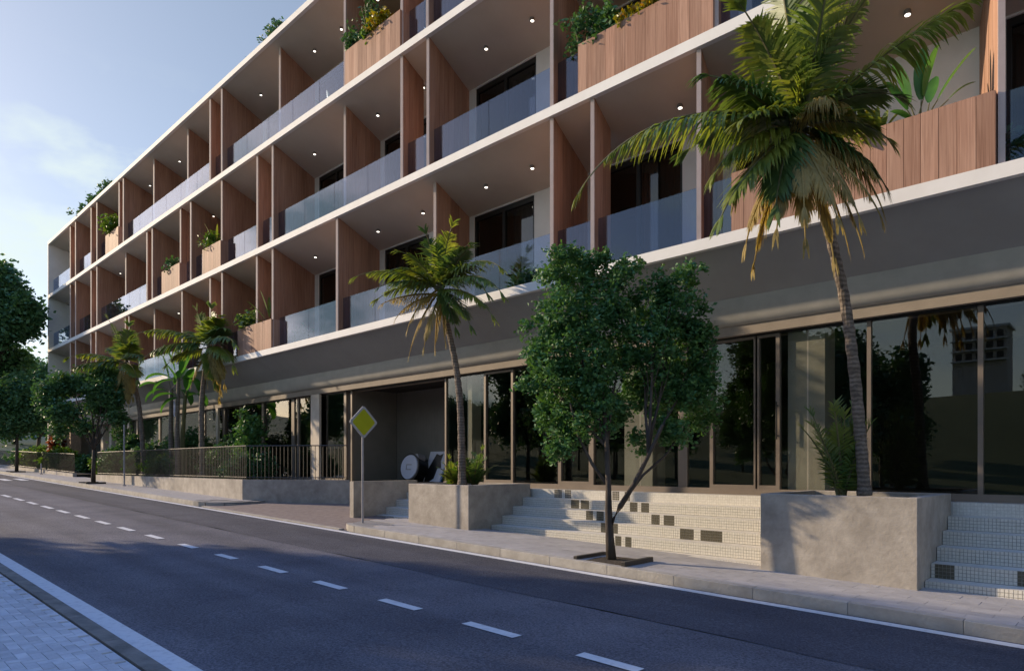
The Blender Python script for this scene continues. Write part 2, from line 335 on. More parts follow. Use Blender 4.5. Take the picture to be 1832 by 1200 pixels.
# near pavement: herringbone pavers
near = empty('near_pavement', (-5, ywd(1.2), pave(-5)), kind='structure')
NZ = lambda x: road_z(x)+.05
m_ = MB(); strip(m_, xs, ywd(-1.6), ywd(1.60), lambda x: NZ(x)-.012)
o = m_.build('paving_bed', M['paver'], near); o.location = (5, -ywd(1.2), -pave(-5))
W_ = .078
pm = MB(); g = .0018
pm.box(-W_+g, W_-g, -W_/2+g, W_/2-g, -.03, 0)
paver = pm.build('paver', M['paver'])
C.objects.unlink(paver)
pme = paver.data; far_mb = MB(); cnt = 0; cand = []
for i in range(-200, 70):
    for j in range(-70, 70):
        # herringbone lattice: vectors (w,-w)... bricks laid along x and along y
        bx, by = i*W_+0, j*W_
        k = (i-j) % 4
        if k == 0: cx, cy, ang = bx+W_*.5, by, 0      # along x occupies (i,j),(i+1,j)
        elif k == 2: cx, cy, ang = bx, by-W_*.5, 1     # along y occupies (i,j),(i,j+1)
        else: continue
        x = cx-4.0; y = ywd(1.60)-.05+cy
        if y > ywd(1.60)-W_*(1 if ang else .5): continue
        if y < ywd(-.4) or x > 4 or x < -19: continue
        cand.append((math.hypot(x, y+CD), x, y, ang))
# keep only those the lens can see for the single bricks; the rest joined
def in_view(x, y, z):
    dx, dy = x, y+CD
    zc = -.6897*dx+.7241*dy; xc = .7241*dx+.6897*dy
    if zc < .2: return False
    u = 916+1200*xc/zc; v = 832-1200*(z-CAMZ)/zc
    return -20 < u < 1852 and -20 < v < 1225
cand.sort()
for d, x, y, ang in cand:
    z = NZ(x)+rnd.uniform(-.0006, .0006)
    if in_view(x, y, z) and cnt < 300:
        o = bpy.data.objects.new('paver', pme); C.objects.link(o); o.parent = near
        o.location = (x+5, y-ywd(1.2), z-pave(-5)); o.rotation_euler = (math.atan(.0247) if ang else 0, math.atan(.0247) if not ang else 0, ang*R(90)); cnt += 1
    else:
        a, b_ = (W_-g, W_/2-g) if not ang else (W_/2-g, W_-g)
        far_mb.box(x-a, x+a, y-b_, y+b_, z-.03, z)
o = far_mb.build('pavers', M['paver'], near, kind='stuff'); o.location = (5, -ywd(1.2), -pave(-5))
x = -60
while x < 12:       # near kerb stones, 1 m each
    m_ = MB(); ln = 1.0
    p = [(x+.004, ywd(1.61)), (x+ln-.004, ywd(1.61)), (x+ln-.004, ywd(1.735)), (x+.004, ywd(1.735))]
    m_.prismz(p, lambda a, b: road_z(a)-.1, lambda a, b: NZ(a)+.004)
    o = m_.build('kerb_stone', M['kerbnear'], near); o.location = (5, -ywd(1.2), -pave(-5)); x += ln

# far pavement in two stretches either side of the driveway
def pavement(x0, x1, ends):
    root = empty('pavement', (x1, Y1, pave(x1)), kind='structure'); off = (-x1, -Y1, -pave(x1))
    xs_ = [x0+(x1-x0)*i/20 for i in range(21)]
    yb = ywd(9.0)
    m_ = MB()
    poly = []
    r = .85
    if 'L' in ends: poly += [(x0+r*(1-math.cos(R(a))), Y1+.125+r*(1-math.sin(R(a)))) for a in range(0, 91, 15)]
    else: poly += [(x0, Y1+.125)]
    if 'R' in ends: poly += [(x1-r*(1-math.cos(R(a))), Y1+.125+r*(1-math.sin(R(a)))) for a in range(90, -1, -15)]
    else: poly += [(x1, Y1+.125)]
    poly += [(x1, yb), (x0, yb)]
    m_.prismz(poly, lambda a, b: pave(a)-.25, lambda a, b: pave(a)-.010)
    m_.build('paving_bed', M['joint'], root).location = off
    # kerb
    def kst(a, b_):
        q = MB(); q.prismz([(a+.0012, Y1), (b_-.0012, Y1), (b_-.0012, Y1+.125), (a+.0012, Y1+.125)], lambda x, y: road_z(x)-.08, lambda x, y: pave(x)+.002)
        q.build('kerb_stone', M['kerb'], root, bevel=.006).location = off
    a = x0+(r if 'L' in ends else 0); e = x1-(r if 'R' in ends else 0)
    while a < e-.05:
        b_ = min(a+1, e); kst(a, b_); a = b_
    for side in ends:
        cx = x0+r if side == 'L' else x1-r; cy = Y1+.125+r
        for q0 in range(0, 90, 30):
            q = MB(); pts = []
            for a in (q0+1, q0+15, q0+29): 
                s = -1 if side == 'L' else 1
                pts.append((cx+s*(r+.125)*math.sin(R(a)), cy-(r+.125)*math.cos(R(a))))
            for a in (q0+29, q0+15, q0+1):
                pts.append((cx+s*r*math.sin(R(a)), cy-r*math.cos(R(a))))
            q.prismz(pts, lambda x, y: road_z(x)-.08, lambda x, y: pave(x)+.002-.10*max(0, min(1, (y-Y1-.2)/.8)))
            q.build('kerb_stone', M['kerb'], root).location = off
    # slabs .4 x .2 in running bond
    sl = []; joined = MB(); y = Y1+.13; row = 0
    while y < yb-.05:
        x = x0+.02+(.2 if row % 2 else 0)
        while x < x1-.4:
            if not (('R' in ends and x > x1-r-.3 and y < Y1+.125+r*.9) or ('L' in ends and x < x0+r and y < Y1+.125+r*.9)): sl.append((x, y))
            x += .4
        y += .2; row += 1
    sl.sort(key=lambda q: (q[0]**2+(q[1]+CD)**2))
    proto = None; c_ = 0
    for x, y in sl:
        if c_ < 300 and in_view(x+.2, y, pave(x)) and x1 > -8:
            if proto is None:
                q = MB(); q.box(.0015, .3985, .0015, .1985, -.04, 0); proto = q.build('paving_slab', M['slab'], root); o = proto
            else: o = bpy.data.objects.new('paving_slab', proto.data); C.objects.link(o); o.parent = root
            o.location = (x-x1, y-Y1, pave(x)-pave(x1)+rnd.uniform(-.001, .0015)); o.rotation_euler = (0, math.atan(.0247), 0); c_ += 1
        else:
            z = pave(x+.2); joined.add([(x+.003, y+.003, pave(x)), (x+.397, y+.003, pave(x+.4)), (x+.397, y+.197, pave(x+.4)), (x+.003, y+.197, pave(x))], [(0, 1, 2, 3)])
    q = joined.build('paving_slabs', M['slab'], root, kind='stuff'); q.location = off
    return root
XD0, XD1 = -18.3, -12.1          # driveway gap in the kerb
pavement(XD1, 30, 'L'); pavement(-125, XD0, 'R')
m_ = MB(); m_.prismz([(XD0-1, Y1+.1), (XD1+1, Y1+.1), (XD1+1, ywd(10.6)), (XD0-1, ywd(10.6))], lambda a, b: road_z(a)-.2, lambda a, b: road_z(a)+.03+.05*max(0, (b-Y1))/2.2)
m_.build('driveway', M['drivebrick'], kind='structure')
m_ = MB(); m_.prismz([(XD0-.3, Y1), (XD1+.3, Y1), (XD1+.3, Y1+.1), (XD0-.3, Y1+.1)], lambda a, b: road_z(a)-.1, lambda a, b: road_z(a)+.03)
m_.build('dropped_kerb', M['kerb'], kind='structure')

# ---------------------------------------------------------------- apartment building
ZL = [0, 3.985, 7.16, 10.26, 13.35]      # top of each slab edge
XA, XB = X_at(86.5, CD), 9.0
bld = empty('apartment_building', (XA, 0, 0), label='long four storey building with timber fins, white slab edges and a glazed ground floor', cat='building')
BO = (-XA, 0, 0)
def bpart(mb, name, m, parent=None, **k):
    o = mb.build(name, m, parent or bld, **k); 
    if parent is None: o.location = BO
    return o
SL = .259
for k in (1, 2, 3, 4):
    z = ZL[k]; m_ = MB(); m_.box(XA, XB, 0, .10, z-.175, z); bpart(m_, 'slab_edge', M['plaster'])
    if k > 1:
        m_ = MB(); m_.prism([(.102, z-.01), (.102, z-.17), (2.2, z-.17-SL*2.1), (11, z-.72), (11, z-.01)], XA+.02, XB-.02); bpart(m_, 'soffit_slab', M['soffit'])
    else:
        m_ = MB(); m_.prism([(.102, z-.01), (.102, z-.17), (.925, 3.205), (1.18, 3.26), (11, 3.26), (11, z-.01)], XA+.02, XB-.02); bpart(m_, 'soffit_slab', M['lowsoffit'])
# bullnose above the shop windows
arc = [(1.06-.16*math.cos(R(a)), 3.12-.33*math.sin(R(a))) for a in range(-20, 91, 10)]
m_ = MB()
n = len(arc)
vs = [(XA+.02, y, z) for y, z in arc]+[(XB-.02, y, z) for y, z in arc]
m_.add(vs, [(i, i+1, n+i+1, n+i) for i in range(n-1)])
bpart(m_, 'bullnose_beam', M['bull'], smooth=True)
m_ = MB(); m_.box(XA+.03, XB-.03, 1.052, 1.6, 2.63, 2.95); bpart(m_, 'lintel_band', M['strip'])
# roof parapet lip and end wall
m_ = MB(); m_.box(XA-.13, XA, 0, 11, .0, ZL[4]); bpart(m_, 'end_wall', M['plaster'])
m_ = MB(); m_.box(XB, XB+.13, 0, 11, 0, ZL[4]); bpart(m_, 'end_wall', M['plaster'])
m_ = MB(); m_.box(XA, XB, 11.0, 11.2, 0, ZL[4]); bpart(m_, 'rear_wall', M['plaster'])

LONG = {3: [133.5,171.7,219,273.6,334.5,395,498.8,615,762.5,985,1279], 2: [133.5,171.7,223.4,270.7,339.6,395,485.9,615,763.5,985,1279], 1: [133.5,170,229,274.7,324,395.5,485.9,601,776,985,1248,1789.5]}
SHORT = {3: [124.5,161.7,211.8,374.5,717], 2: [124.5,161.7,261.5,321.5,458.8,717], 1: [124.5,161.3,223,374.5,458,1058]}
RECESS = {(3,273.6),(3,334.5),(3,498.8),(2,223.4),(2,615),(1,776),(1,274.7)}
PLANT = {3: [(188.5,211.8),(617,717)], 2: [(289,321.5),(361.6,395),(1033.7,1279)], 1: [(425,485.9),(1308,1787)]}
FA = R(14.8)                      # the fins stand a little off square
plank_me = {}
def plank_mesh(wd, h, key, m_):
    if key not in plank_me:
        q = MB(); q.box(-.034, .034, .0025, wd-.0025, 0, h); o = q.build('plank', m_); C.objects.unlink(o); plank_me[key] = o.data
    return plank_me[key]
xwins = []
def fin(k, x, y0, dep, near_):
    z0 = ZL[k]; h = ZL[k+1]-ZL[k]-.10
    f = MB(); f.box(-.035, .035, -.028, 0, 0, h)
    o = f.build('fin', M['finedge'], bld); o.location = (x-XA, y0+.028, z0); o.rotation_euler = (0, 0, FA)
    npl = max(3, round(dep/.19)); wd = dep/npl
    if near_:
        for i in range(npl):
            p = bpy.data.objects.new('plank', plank_mesh(wd, h, (k, npl), M['fin'])); C.objects.link(p); p.parent = o; p.location = (rnd.uniform(-.002, .002), i*wd, 0)
    else:
        q = MB()
        for i in range(npl): 
            e = rnd.uniform(-.002, .002); q.box(-.034+e, .034+e, i*wd+.0025, (i+1)*wd-.0025, 0, h)
        q.build('planking', M['fin'], o, kind='stuff')
fx = {}
npk = 0
for k in (3, 2, 1):
    fx[k] = []
    for u in LONG[k]:
        rec = (k, u) in RECESS; y0 = .31 if rec else .06
        x = X_at(u+1.5, CD+y0); near_ = x > -17
        fin(k, x, y0, 1.75-(y0-.06), near_); fx[k].append((x, 'L'))
    for u in SHORT[k]:
        x = X_at(u+1.2, CD+.06); fin(k, x, .06, .80, x > -17); fx[k].append((x, 'S'))
    if k < 3 or True: 
        x = X_at(1279 if k != 1 else 1789, CD)+3.4
        while x < XB-1: fin(k, x, .06, 1.7, False); fx[k].append((x, 'L')); x += 3.4
    fx[k].sort()
# rear wall of the balconies with windows
YW = 1.69
for k in (1, 2, 3):
    zb, zt = ZL[k], ZL[k+1]-.60
    longs = [x for x, t_ in fx[k] if t_ == 'L']
    wins = []
    for a, b_ in zip([XA-.3]+longs, longs+[XB]):
        ai, bi = a-.44, b_-.44
        if bi-ai > 2.3: wins.append((ai+.28, min(ai+2.25, bi-.35)))
        elif bi-ai > 1.5: wins.append((ai+.2, bi-.25))
    segs = []; c0 = XA+.02
    wl = MB()
    for a, b_ in wins:
        a = max(a, XA+.1)
        if a > c0: wl.box(c0, a, YW, YW+.2, zb, zt+.12)
        wl.box(a, b_, YW, YW+.2, zt-.015, zt+.12)
        c0 = b_
    wl.box(c0, XB-.02, YW, YW+.2, zb, zt+.12)
    bpart(wl, 'balcony_wall', M['plaster'])
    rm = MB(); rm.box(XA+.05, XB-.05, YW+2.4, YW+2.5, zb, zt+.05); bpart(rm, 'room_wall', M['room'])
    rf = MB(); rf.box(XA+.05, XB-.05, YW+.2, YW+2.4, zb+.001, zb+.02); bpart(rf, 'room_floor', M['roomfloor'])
    for a, b_ in wins:
        a = max(a, XA+.1)
        fr = MB(); t_ = .06; zt_ = zt-.016
        y0, y1 = YW+.03, YW+.11
        fr.box(a, a+t_, y0, y1, zb, zt_); fr.box(b_-t_, b_, y0, y1, zb, zt_); fr.box(a+t_, b_-t_, y0, y1, zt_-t_-.05, zt_); fr.box(a+t_, b_-t_, y0, y1, zb, zb+t_)
        mid = (a+b_)/2; fr.box(mid-.045, mid+.045, y0+.002, y1-.002, zb+t_, zt_-t_-.05)
        wf = MB(); wf = fr.build('window', M['black'], bld); wf.location = BO
        for p0, p1 in ((a+t_, mid-.045), (mid+.045, b_-t_)):
            g_ = MB(); g_.box(p0, p1, YW+.06, YW+.07, zb+t_, zt_-t_-.05); g_.build('pane', M['glassup'], wf)
        cu = MB(); n_ = 22; cw = (b_-a)*rnd.uniform(.3, .5); cx = a+.08 if rnd.random() < .5 else b_-.08-cw
        vs = []
        for i in range(n_+1):
            xx = cx+cw*i/n_; yy = YW+.30+.035*math.sin(i*1.9+rnd.uniform(-.2, .2)); vs += [(xx, yy, zb+.03), (xx, yy, zt_-.08)]
        cu.add(vs, [(2*i, 2*i+2, 2*i+3, 2*i+1) for i in range(n_)]); cu.build('curtain', M['curtain'], wf)
# glass balustrades
YG = .26
for k in (1, 2, 3):
    blocks = [(X_at(a, CD), X_at(b_, CD)) for a, b_ in PLANT[k]]
    stops = sorted([x for x, t_ in fx[k]])
    edges = [XA+.02]+[x for x, t_ in fx[k] if True]+[XB-.1]
    recx = [X_at(u+1.5, CD+.31) for kk, u in RECESS if kk == k]
    edges = [e for e in edges if not any(abs(e-r_) < .05 for r_ in recx)]
    for a, b_ in zip(edges, edges[1:]):
        segs = [(a, b_)]
        for p0, p1 in blocks:
            ns = []
            for s0, s1 in segs:
                if p1 <= s0+.05 or p0 >= s1-.05: ns.append((s0, s1)); continue
                if p0 > s0+.15: ns.append((s0, p0-.02))
                if p1 < s1-.15: ns.append((p1+.02, s1))
            segs = ns
        for s0, s1 in segs:
            xsh = math.tan(FA)*-YG*.7
            s0 += xsh+.02; s1 += xsh-.05
            if s1-s0 < .12: continue
            n_ = max(1, round((s1-s0)/1.45)); wd = (s1-s0)/n_
            for i in range(n_):
                q = MB(); q.box(s0+i*wd+.006, s0+(i+1)*wd-.006, YG, YG+.014, ZL[k]-.005, ZL[k]+.93); bpart(q, 'glass_balustrade', M['balglass'])
# timber planters along the slab edge
for k in (1, 2, 3):
    for a, b_ in PLANT[k]:
        x0, x1 = X_at(a, CD), X_at(b_, CD); pl = empty('planter_box', (x0-XA, 0, ZL[k])); pl.parent = bld
        x1 -= .03; n_ = max(3, round((x1-x0)/.196)); wd = (x1-x0)/n_
        for i in range(n_):
            q = MB(); e = rnd.uniform(0, .003); q.box(.0025, wd-.0025, .0+e, .03+e, 0, .872+rnd.uniform(-.002, .002)); o = q.build('board', M['wood'], pl); o.location = (i*wd, .004, .0)
        q = MB(); q.box(.001, .03, .036, .5, 0, .868); q.box(x1-x0-.03, x1-x0-.001, .036, .5, 0, .868); q.box(.03, x1-x0-.03, .47, .5, 0, .868); q.build('side_panel', M['wood'], pl)
        q = MB(); q.box(.03, x1-x0-.03, .036, .47, .1, .78); q.build('planter_soil', M['soil'], pl)
# downlights
LIGHTS = {3: [268.6,321.5,467,563,611,676,758], 2: [215.6,382,563,676,757.5,870,952.5,1123,1217], 1: [320,467,564.5,676.5,757,870,952.5,1217,1624]}
proto = None
for k, us in LIGHTS.items():
    for u in us:
        D = 10.50; x = X_at(u, D); z = ZL[k+1]-.17-SL*(D-CD-.102)
        q = MB(); q.tube([(0, 0, .06), (0, 0, -.055)], .045, 14); o = q.build('downlight', M['fitting'], bld); o.location = (x-XA, D-CD, z)
        q = MB(); q.tube([(0, 0, -.052), (0, 0, -.062)], .036, 14); q.build('lens', M['lens'], o)
# ground floor shop front
YS = 1.21
def mull(x0, x1, z0=.08, z1=2.665, y0=None, parent=None, m_='bronze'):
    q = MB(); q.box(x0, x1, (y0 or YS)-.03, (y0 or YS)+.05, z0, z1); return bpart(q, 'mullion', M[m_])
DS = CD+YS
MU = [(245,248),(285,288),(326,329),(365,368),(400,403.5),(430,433),(470,473),(523,528),(533,536),(617,621),
      (797.5,800),(1000,1006),(1055,1062),(1552,1559.5),(1750,1760)]
for a, b_ in MU: mull(X_at(a, DS), X_at(b_, DS))
xr = X_at(1760, DS)+2.2
for _ in range(5): mull(xr, xr+.06); xr += 2.2
def leaf(x0, x1, t_=.06, z0=.10, z1=2.62):      # framed opening light / door leaf
    q = MB(); y0, y1 = YS-.045, YS+.03
    q.box(x0, x0+t_, y0, y1, z0, z1); q.box(x1-t_, x1, y0, y1, z0, z1); q.box(x0+t_, x1-t_, y0, y1, z1-t_, z1); q.box(x0+t_, x1-t_, y0, y1, z0, z0+t_)
    o = bpart(q, 'door_leaf', M['bronze'])
    if x1-x0 < .75:
        h = MB(); h.tube([(x1-.03, y0-.05, .9), (x1-.03, y0-.05, 1.5)], .013, 8); h.box(x1-.04, x1-.02, y0-.05, y0, .95, .97); h.box(x1-.04, x1-.02, y0-.05, y0, 1.43, 1.45); h.build('handle', M['metal'], o)
    return o
for a, b_ in [(866,918),(1000,1062),(1270,1355),(1345,1395)]:
    leaf(X_at(a, DS-.04)+ (.065 if a == 1345 else 0), X_at(b_, DS-.04))
for a, b_ in [(1215,1231)]: 
    mull(X_at(a, DS), X_at(b_, DS))
# sill, head rail
q = MB(); q.box(-36.2, X_at(621, DS), YS-.06, YS+.08, .0, .10); q.box(X_at(797, DS), XB-.02, YS-.06, YS+.08, .0, .10); bpart(q, 'sill_rail', M['bronze'])
q = MB(); q.box(-36.2, XB-.02, YS-.05, YS+.06, 2.60, 2.662); bpart(q, 'head_rail', M['black'])
# glass sheets between mullions
gl = [-36.1]+[X_at((a+b_)/2, DS) for a, b_ in MU if a < 621]
for a, b_ in zip(gl, gl[1:]): q = MB(); q.box(a+.02, b_-.02, YS, YS+.012, .10, 2.60); bpart(q, 'shop_pane', M['glass'])
gr = sorted([X_at(u, DS) for u in (798.7, 869, 915, 1003, 1058.5, 1145, 1223, 1276, 1350, 1388, 1445, 1556, 1755)])+[X_at(1760, DS)+2.2+2.2*i for i in range(4)]
for a, b_ in zip(gr, gr[1:]): q = MB(); q.box(a+.012, b_-.012, YS, YS+.012, .10, 2.60); bpart(q, 'shop_pane', M['glass'])
# columns inside the glass (and standing free at the far end)
for a, b_ in [(1120,1170),(1412,1478)]:
    q = MB(); q.box(X_at(a, DS+.1), X_at(b_, DS+.1), YS+.05, YS+.5, .0, 2.7); bpart(q, 'column', M['column'])
q = MB(); q.box(X_at(831, DS+.1), X_at(839, DS+.1), YS+.2, YS+.5, .0, 2.7); bpart(q, 'column', M['column'])
for a, b_ in [(556,573),(386,391),(228,231.5),(305,308)]:
    q = MB(); q.box(X_at(a, DS-.15), X_at(b_, DS-.15)-.06, YS-.15, YS-.08, .0, 2.75); bpart(q, 'column', M['column'])
for a, b_ in [(127,134)]:
    q = MB(); q.box(X_at(a, DS-.4), X_at(b_, DS-.4), YS-.6, YS-.1, -.1, 2.9); bpart(q, 'stone_column', M['stone'])
for u in (100, 112, 150, 190, 205):
    q = MB(); x = X_at(u, DS+.5); q.box(x-.2, x+.2, YS+.3, YS+.7, -.1, 3.2); bpart(q, 'column', M['column'])
# interior
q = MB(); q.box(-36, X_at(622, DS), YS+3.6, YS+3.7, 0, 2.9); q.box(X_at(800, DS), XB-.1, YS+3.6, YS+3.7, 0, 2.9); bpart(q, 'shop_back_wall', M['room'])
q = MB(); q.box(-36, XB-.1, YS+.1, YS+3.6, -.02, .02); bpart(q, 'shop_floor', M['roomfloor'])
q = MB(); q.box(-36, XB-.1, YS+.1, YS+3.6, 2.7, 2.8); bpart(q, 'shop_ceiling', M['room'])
q = MB(); q.box(-36.1, -36.0, YS+.05, YS+3.6, 0, 2.9); bpart(q, 'shop_side_wall', M['plaster'])
# dark slatted wall panel between the two shop fronts
xp0, xp1 = X_at(621, DS)+.03, X_at(798, DS)+.04
n_ = 34; wd = (xp1-xp0)/n_
for i in range(n_):
    q = MB(); x = xp0+i*wd; q.box(x+.002, x+wd-.002, YS+1.75, YS+1.81, .0, 2.98); bpart(q, 'wall_slat', M['panel'])
q = MB(); q.box(X_at(621, DS), X_at(621, DS)+.02, YS+.05, YS+1.75, 0, 3.0); bpart(q, 'reveal', M['panel'])
q = MB(); q.box(X_at(798, DS)+.05, X_at(798, DS)+.1, YS+.05, YS+3.5, 0, 3.0); bpart(q, 'reveal', M['black'])
q = MB(); q.box(X_at(629, DS), X_at(631.5, DS), YS-.03, YS+.05, .0, 2.66); bpart(q, 'mullion', M['bronze'])
q = MB(); q.box(XA+.1, -36.2, 8, 8.1, -.2, 1.1); bpart(q, 'low_wall', M['plaster'])

# ---------------------------------------------------------------- terrace, retaining walls, planters, stairs
YF = -.90
q = MB(); q.box(-13.2, XB+1, .91, 5, -.9, -.003); q.box(-52, -13.2, .96, 13, -.9, -.003)
q.build('terrace', M['ledge'], kind='structure')
q = MB(); q.prismz([(-18.9, YF+.2), (-16.75, .96), (-33.2, .96), (-33.2, YF+.2)], -1.2, lambda x, y: -.02); q.build('garden_bed', M['soil'], kind='structure')
q = MB(); q.prismz([(-36.9, YF+.2), (-36.9, .96), (-60, .96), (-60, YF+.2)], -1.2, lambda x, y: pave(x)+.12); q.build('garden_bed', M['soil'], kind='structure')
wl = empty('retaining_wall', (-18.96, YF, pave(-19)), label='low concrete retaining wall below the long railing, turning back beside the driveway', cat='wall')
off = (18.96, -YF, -pave(-19))
q = MB(); q.prismz([(-33.4, YF), (-18.96, YF), (-18.9, YF+.16), (-33.4, YF+.16)], lambda x, y: pave(x)-.3, .075); q.build('front_wall', M['conc'], wl).location = off
q = MB(); q.prismz([(-18.955, YF), (-16.3, .96), (-16.5, .99), (-19.1, YF+.16)], lambda x, y: pave(x)-.4, .073); q.build('return_wall', M['conc'], wl).location = off
q = MB(); q.box(-16.35, -13.3, .955, 1.1, -1.2, -.003); q.build('back_wall', M['conc'], wl).location = off
q = MB(); q.prismz([(-33.4, YF+.161), (-33.25, YF+.161), (-33.25, .95), (-33.4, .95)], lambda x, y: pave(x)-.3, .07); q.build('end_return', M['conc'], wl).location = off
wl2 = empty('retaining_wall', (-36.9, YF, pave(-36.9)), label='far stepped concrete kerb wall carrying the distant railing past the small entrance gap', cat='wall')
q = MB(); q.prismz([(-62, YF), (-36.9, YF), (-36.9, YF+.16), (-62, YF+.16)], lambda x, y: pave(x)-.3, lambda x, y: pave(x)+.16); q.build('front_wall', M['conc'], wl2).location = (36.9, -YF, -pave(-36.9))
# railings
def railing(pts, zb, zt, label, every=.115, near_=True):
    r0 = pts[0]; root = empty('railing', (r0[0], r0[1], zb(r0[0])), label=label, cat='railing', group='railings on the retaining walls')
    off = (-r0[0], -r0[1], -zb(r0[0]))
    proto = None; joined = MB()
    for (xa, ya), (xb, yb) in zip(pts, pts[1:]):
        q = MB(); q.tube([(xa, ya, zt(xa)), (xb, yb, zt(xb))], .017, 6); q.build('top_rail', M['railmetal'], root).location = off
        q = MB(); q.tube([(xa, ya, zb(xa)+.07), (xb, yb, zb(xb)+.07)], .011, 6); q.build('bottom_rail', M['railmetal'], root).location = off
        ln = math.hypot(xb-xa, yb-ya); n_ = int(ln/every)
        for i in range(n_+1):
            t_ = i/n_; x, y = xa+(xb-xa)*t_, ya+(yb-ya)*t_; h = zt(x)-zb(x)
            if near_ and i % 1 == 0:
                if proto is None: 
                    q = MB(); q.box(-.007, .007, -.007, .007, .0, h-.01); proto = q.build('baluster', M['railmetal'], root); o = proto
                else: o = bpy.data.objects.new('baluster', proto.data); C.objects.link(o); o.parent = root
                o.location = (x-r0[0], y-r0[1], zb(x)-zb(r0[0]))
            else: joined.box(x-.007, x+.007, y-.007, y+.007, zb(x), zt(x)-.01)
    if joined.v: joined.build('balusters', M['railmetal'], root, kind='stuff').location = off
    return root
railing([(-16.4, .93), (-18.93, YF+.10), (-33.3, YF+.10)], lambda x: .07, lambda x: 1.045, 'dark metal railing with thin upright bars along the garden wall left of the driveway')
railing([(-36.95, YF+.08), (-60, YF+.08)], lambda x: pave(x)+.15, lambda x: pave(x)+1.08, 'distant dark railing climbing with the pavement beyond the small entrance gap', every=.16, near_=False)
# concrete planters
def box_planter(x0, x1, y1, zt, label):
    root = empty('concrete_planter', (x0, YF, pave((x0+x1)/2)), label=label, cat='planter', group='raw concrete planters between the mosaic stairs')
    off = (-x0, -YF, -pave((x0+x1)/2)); t_ = .13
    q = MB()
    q.add([(x0, YF, pave(x0)-.3), (x1, YF, pave(x1)-.3), (x1, y1, -1.3), (x0, y1, -1.3), (x0, YF, zt), (x1, YF, zt), (x1, y1, zt), (x0, y1, zt),
           (x0+t_, YF+t_, zt), (x1-t_, YF+t_, zt), (x1-t_, y1-t_, zt), (x0+t_, y1-t_, zt), (x0+t_, YF+t_, zt-.35), (x1-t_, YF+t_, zt-.35), (x1-t_, y1-t_, zt-.35), (x0+t_, y1-t_, zt-.35)],
          [(0,1,5,4),(1,2,6,5),(2,3,7,6),(3,0,4,7),(4,5,9,8),(5,6,10,9),(6,7,11,10),(7,4,8,11),(8,9,13,12),(9,10,14,13),(10,11,15,14),(11,8,12,15)])
    q.build('planter_shell', M['conc'], root, bevel=.008).location = off
    q = MB(); q.box(x0+t_, x1-t_, YF+t_, y1-t_, zt-.5, zt-.07); q.build('planter_soil', M['soil'], root).location = off
    return root
XP = [X_at(731, CD+YF), X_at(838.5, CD+YF), X_at(1360.5, CD+YF), X_at(1642, CD+YF)]
box_planter(XP[0], XP[1], .85, .105, 'sunlit concrete planter holding the middle palm, between the two left mosaic stairs')
box_planter(XP[2], XP[3], .85, .115, 'large weathered concrete planter holding the big palm at right')
q = MB(); xw0, xw1 = X_at(626, CD+YF), X_at(632.5, CD+YF)
q.prismz([(xw0, YF), (xw1, YF), (xw1, .95), (xw0, .95)], -1.3, .115)
q.build('side_wall', M['conc'], origin=(xw0, YF, pave(xw0)), label='thin concrete cheek wall beside the narrow left stair, its end lit by the sun', cat='wall')
# stairs
TW = .0395
def stairs(x0, x1, nr, label, blocks):
    root = empty('staircase', (x0, ywd(8.94), pave(x0)), label=label, cat='stairs', group='mosaic stairs up to the terrace'); off = (-x0, -ywd(8.94), -pave(x0))
    dark_sets = {}
    jt = MB()
    for k in range(nr):
        y = .91-.302*k; zt = -.17*k; zb = zt-.17
        q = MB(); q.box(x0+.003, x1-.003, y+.005, (y+.302) if k else y+.30, -1.4, zt-.0035) if k else q.box(x0+.003, x1-.003, y+.005, y+.02, -1.4, zt-.006)
        q.m[2] = 1
        q.build('step', [M['tread'], M['grout']], root).location = off
        nx = int((x1-x0-.01)/TW); bl = blocks.get(k, [])
        dk = [MB() for _ in bl]
        for i in range(nx):
            xa = x0+.005+i*TW; xb = xa+TW-.0055
            which = next((j for j, (b0, b1) in enumerate(bl) if b0 <= (xa+xb)/2 <= b1), None)
            for r in range(4):
                za = zb+.1675/4*r+.0025; zc = za+.1675/4-.0055
                if zc < pave(xa)-.02: continue
                e = rnd.uniform(0, .0012)
                (jt if which is None else dk[which]).add([(xa, y-e, za), (xb, y-e, za), (xb, y-e, zc), (xa, y-e, zc), (xa, y+.006, za), (xb, y+.006, za), (xb, y+.006, zc), (xa, y+.006, zc)],
                    [(0,1,2,3),(1,5,6,2),(3,2,6,7),(4,0,3,7),(4,5,1,0)])
        for d in dk:
            if d.v: d.build('dark_tile_block', M['tiledark'], root).location = off
    jt.build('mosaic_tiles', M['tile'], root, kind='stuff').location = off
def blk(k, spans, ox, sc): 
    D = 10.45-.302*k
    return [(X_at(ox+a/sc, D), X_at(ox+b_/sc, D)) for a, b_ in spans]
B = {0: blk(0, [(443,490),(512,552),(802,840),(870,907)], 860, 3.393), 1: blk(1, [(553,593),(612,655),(907,950),(977,1023)], 860, 3.393),
     2: blk(2, [(645,685),(703,743),(1035,1087),(1115,1173)], 860, 3.393), 3: blk(3, [(730,768),(800,830),(1212,1298),(1342,1467)], 860, 3.393),
     4: blk(4, [(812,855),(875,918)], 860, 3.393), 5: blk(5, [(905,965),(985,1040)], 860, 3.393)}
stairs(XP[1]+.004, XP[2]-.004, 6, 'wide sunlit cream mosaic stair with olive tile blocks between the two planters', B)
stairs(XP[3]+.004, 5.5, 6, 'shaded mosaic stair right of the large concrete planter', {4: blk(4, [(1670,1708),(1817,1870)], 0, 1)})
stairs(xw1+.004, XP[0]-.004, 6, 'narrow mosaic stair between the thin cheek wall and the sunlit planter', {1: blk(1, [(695,700.5),(704,710)], 0, 1)})

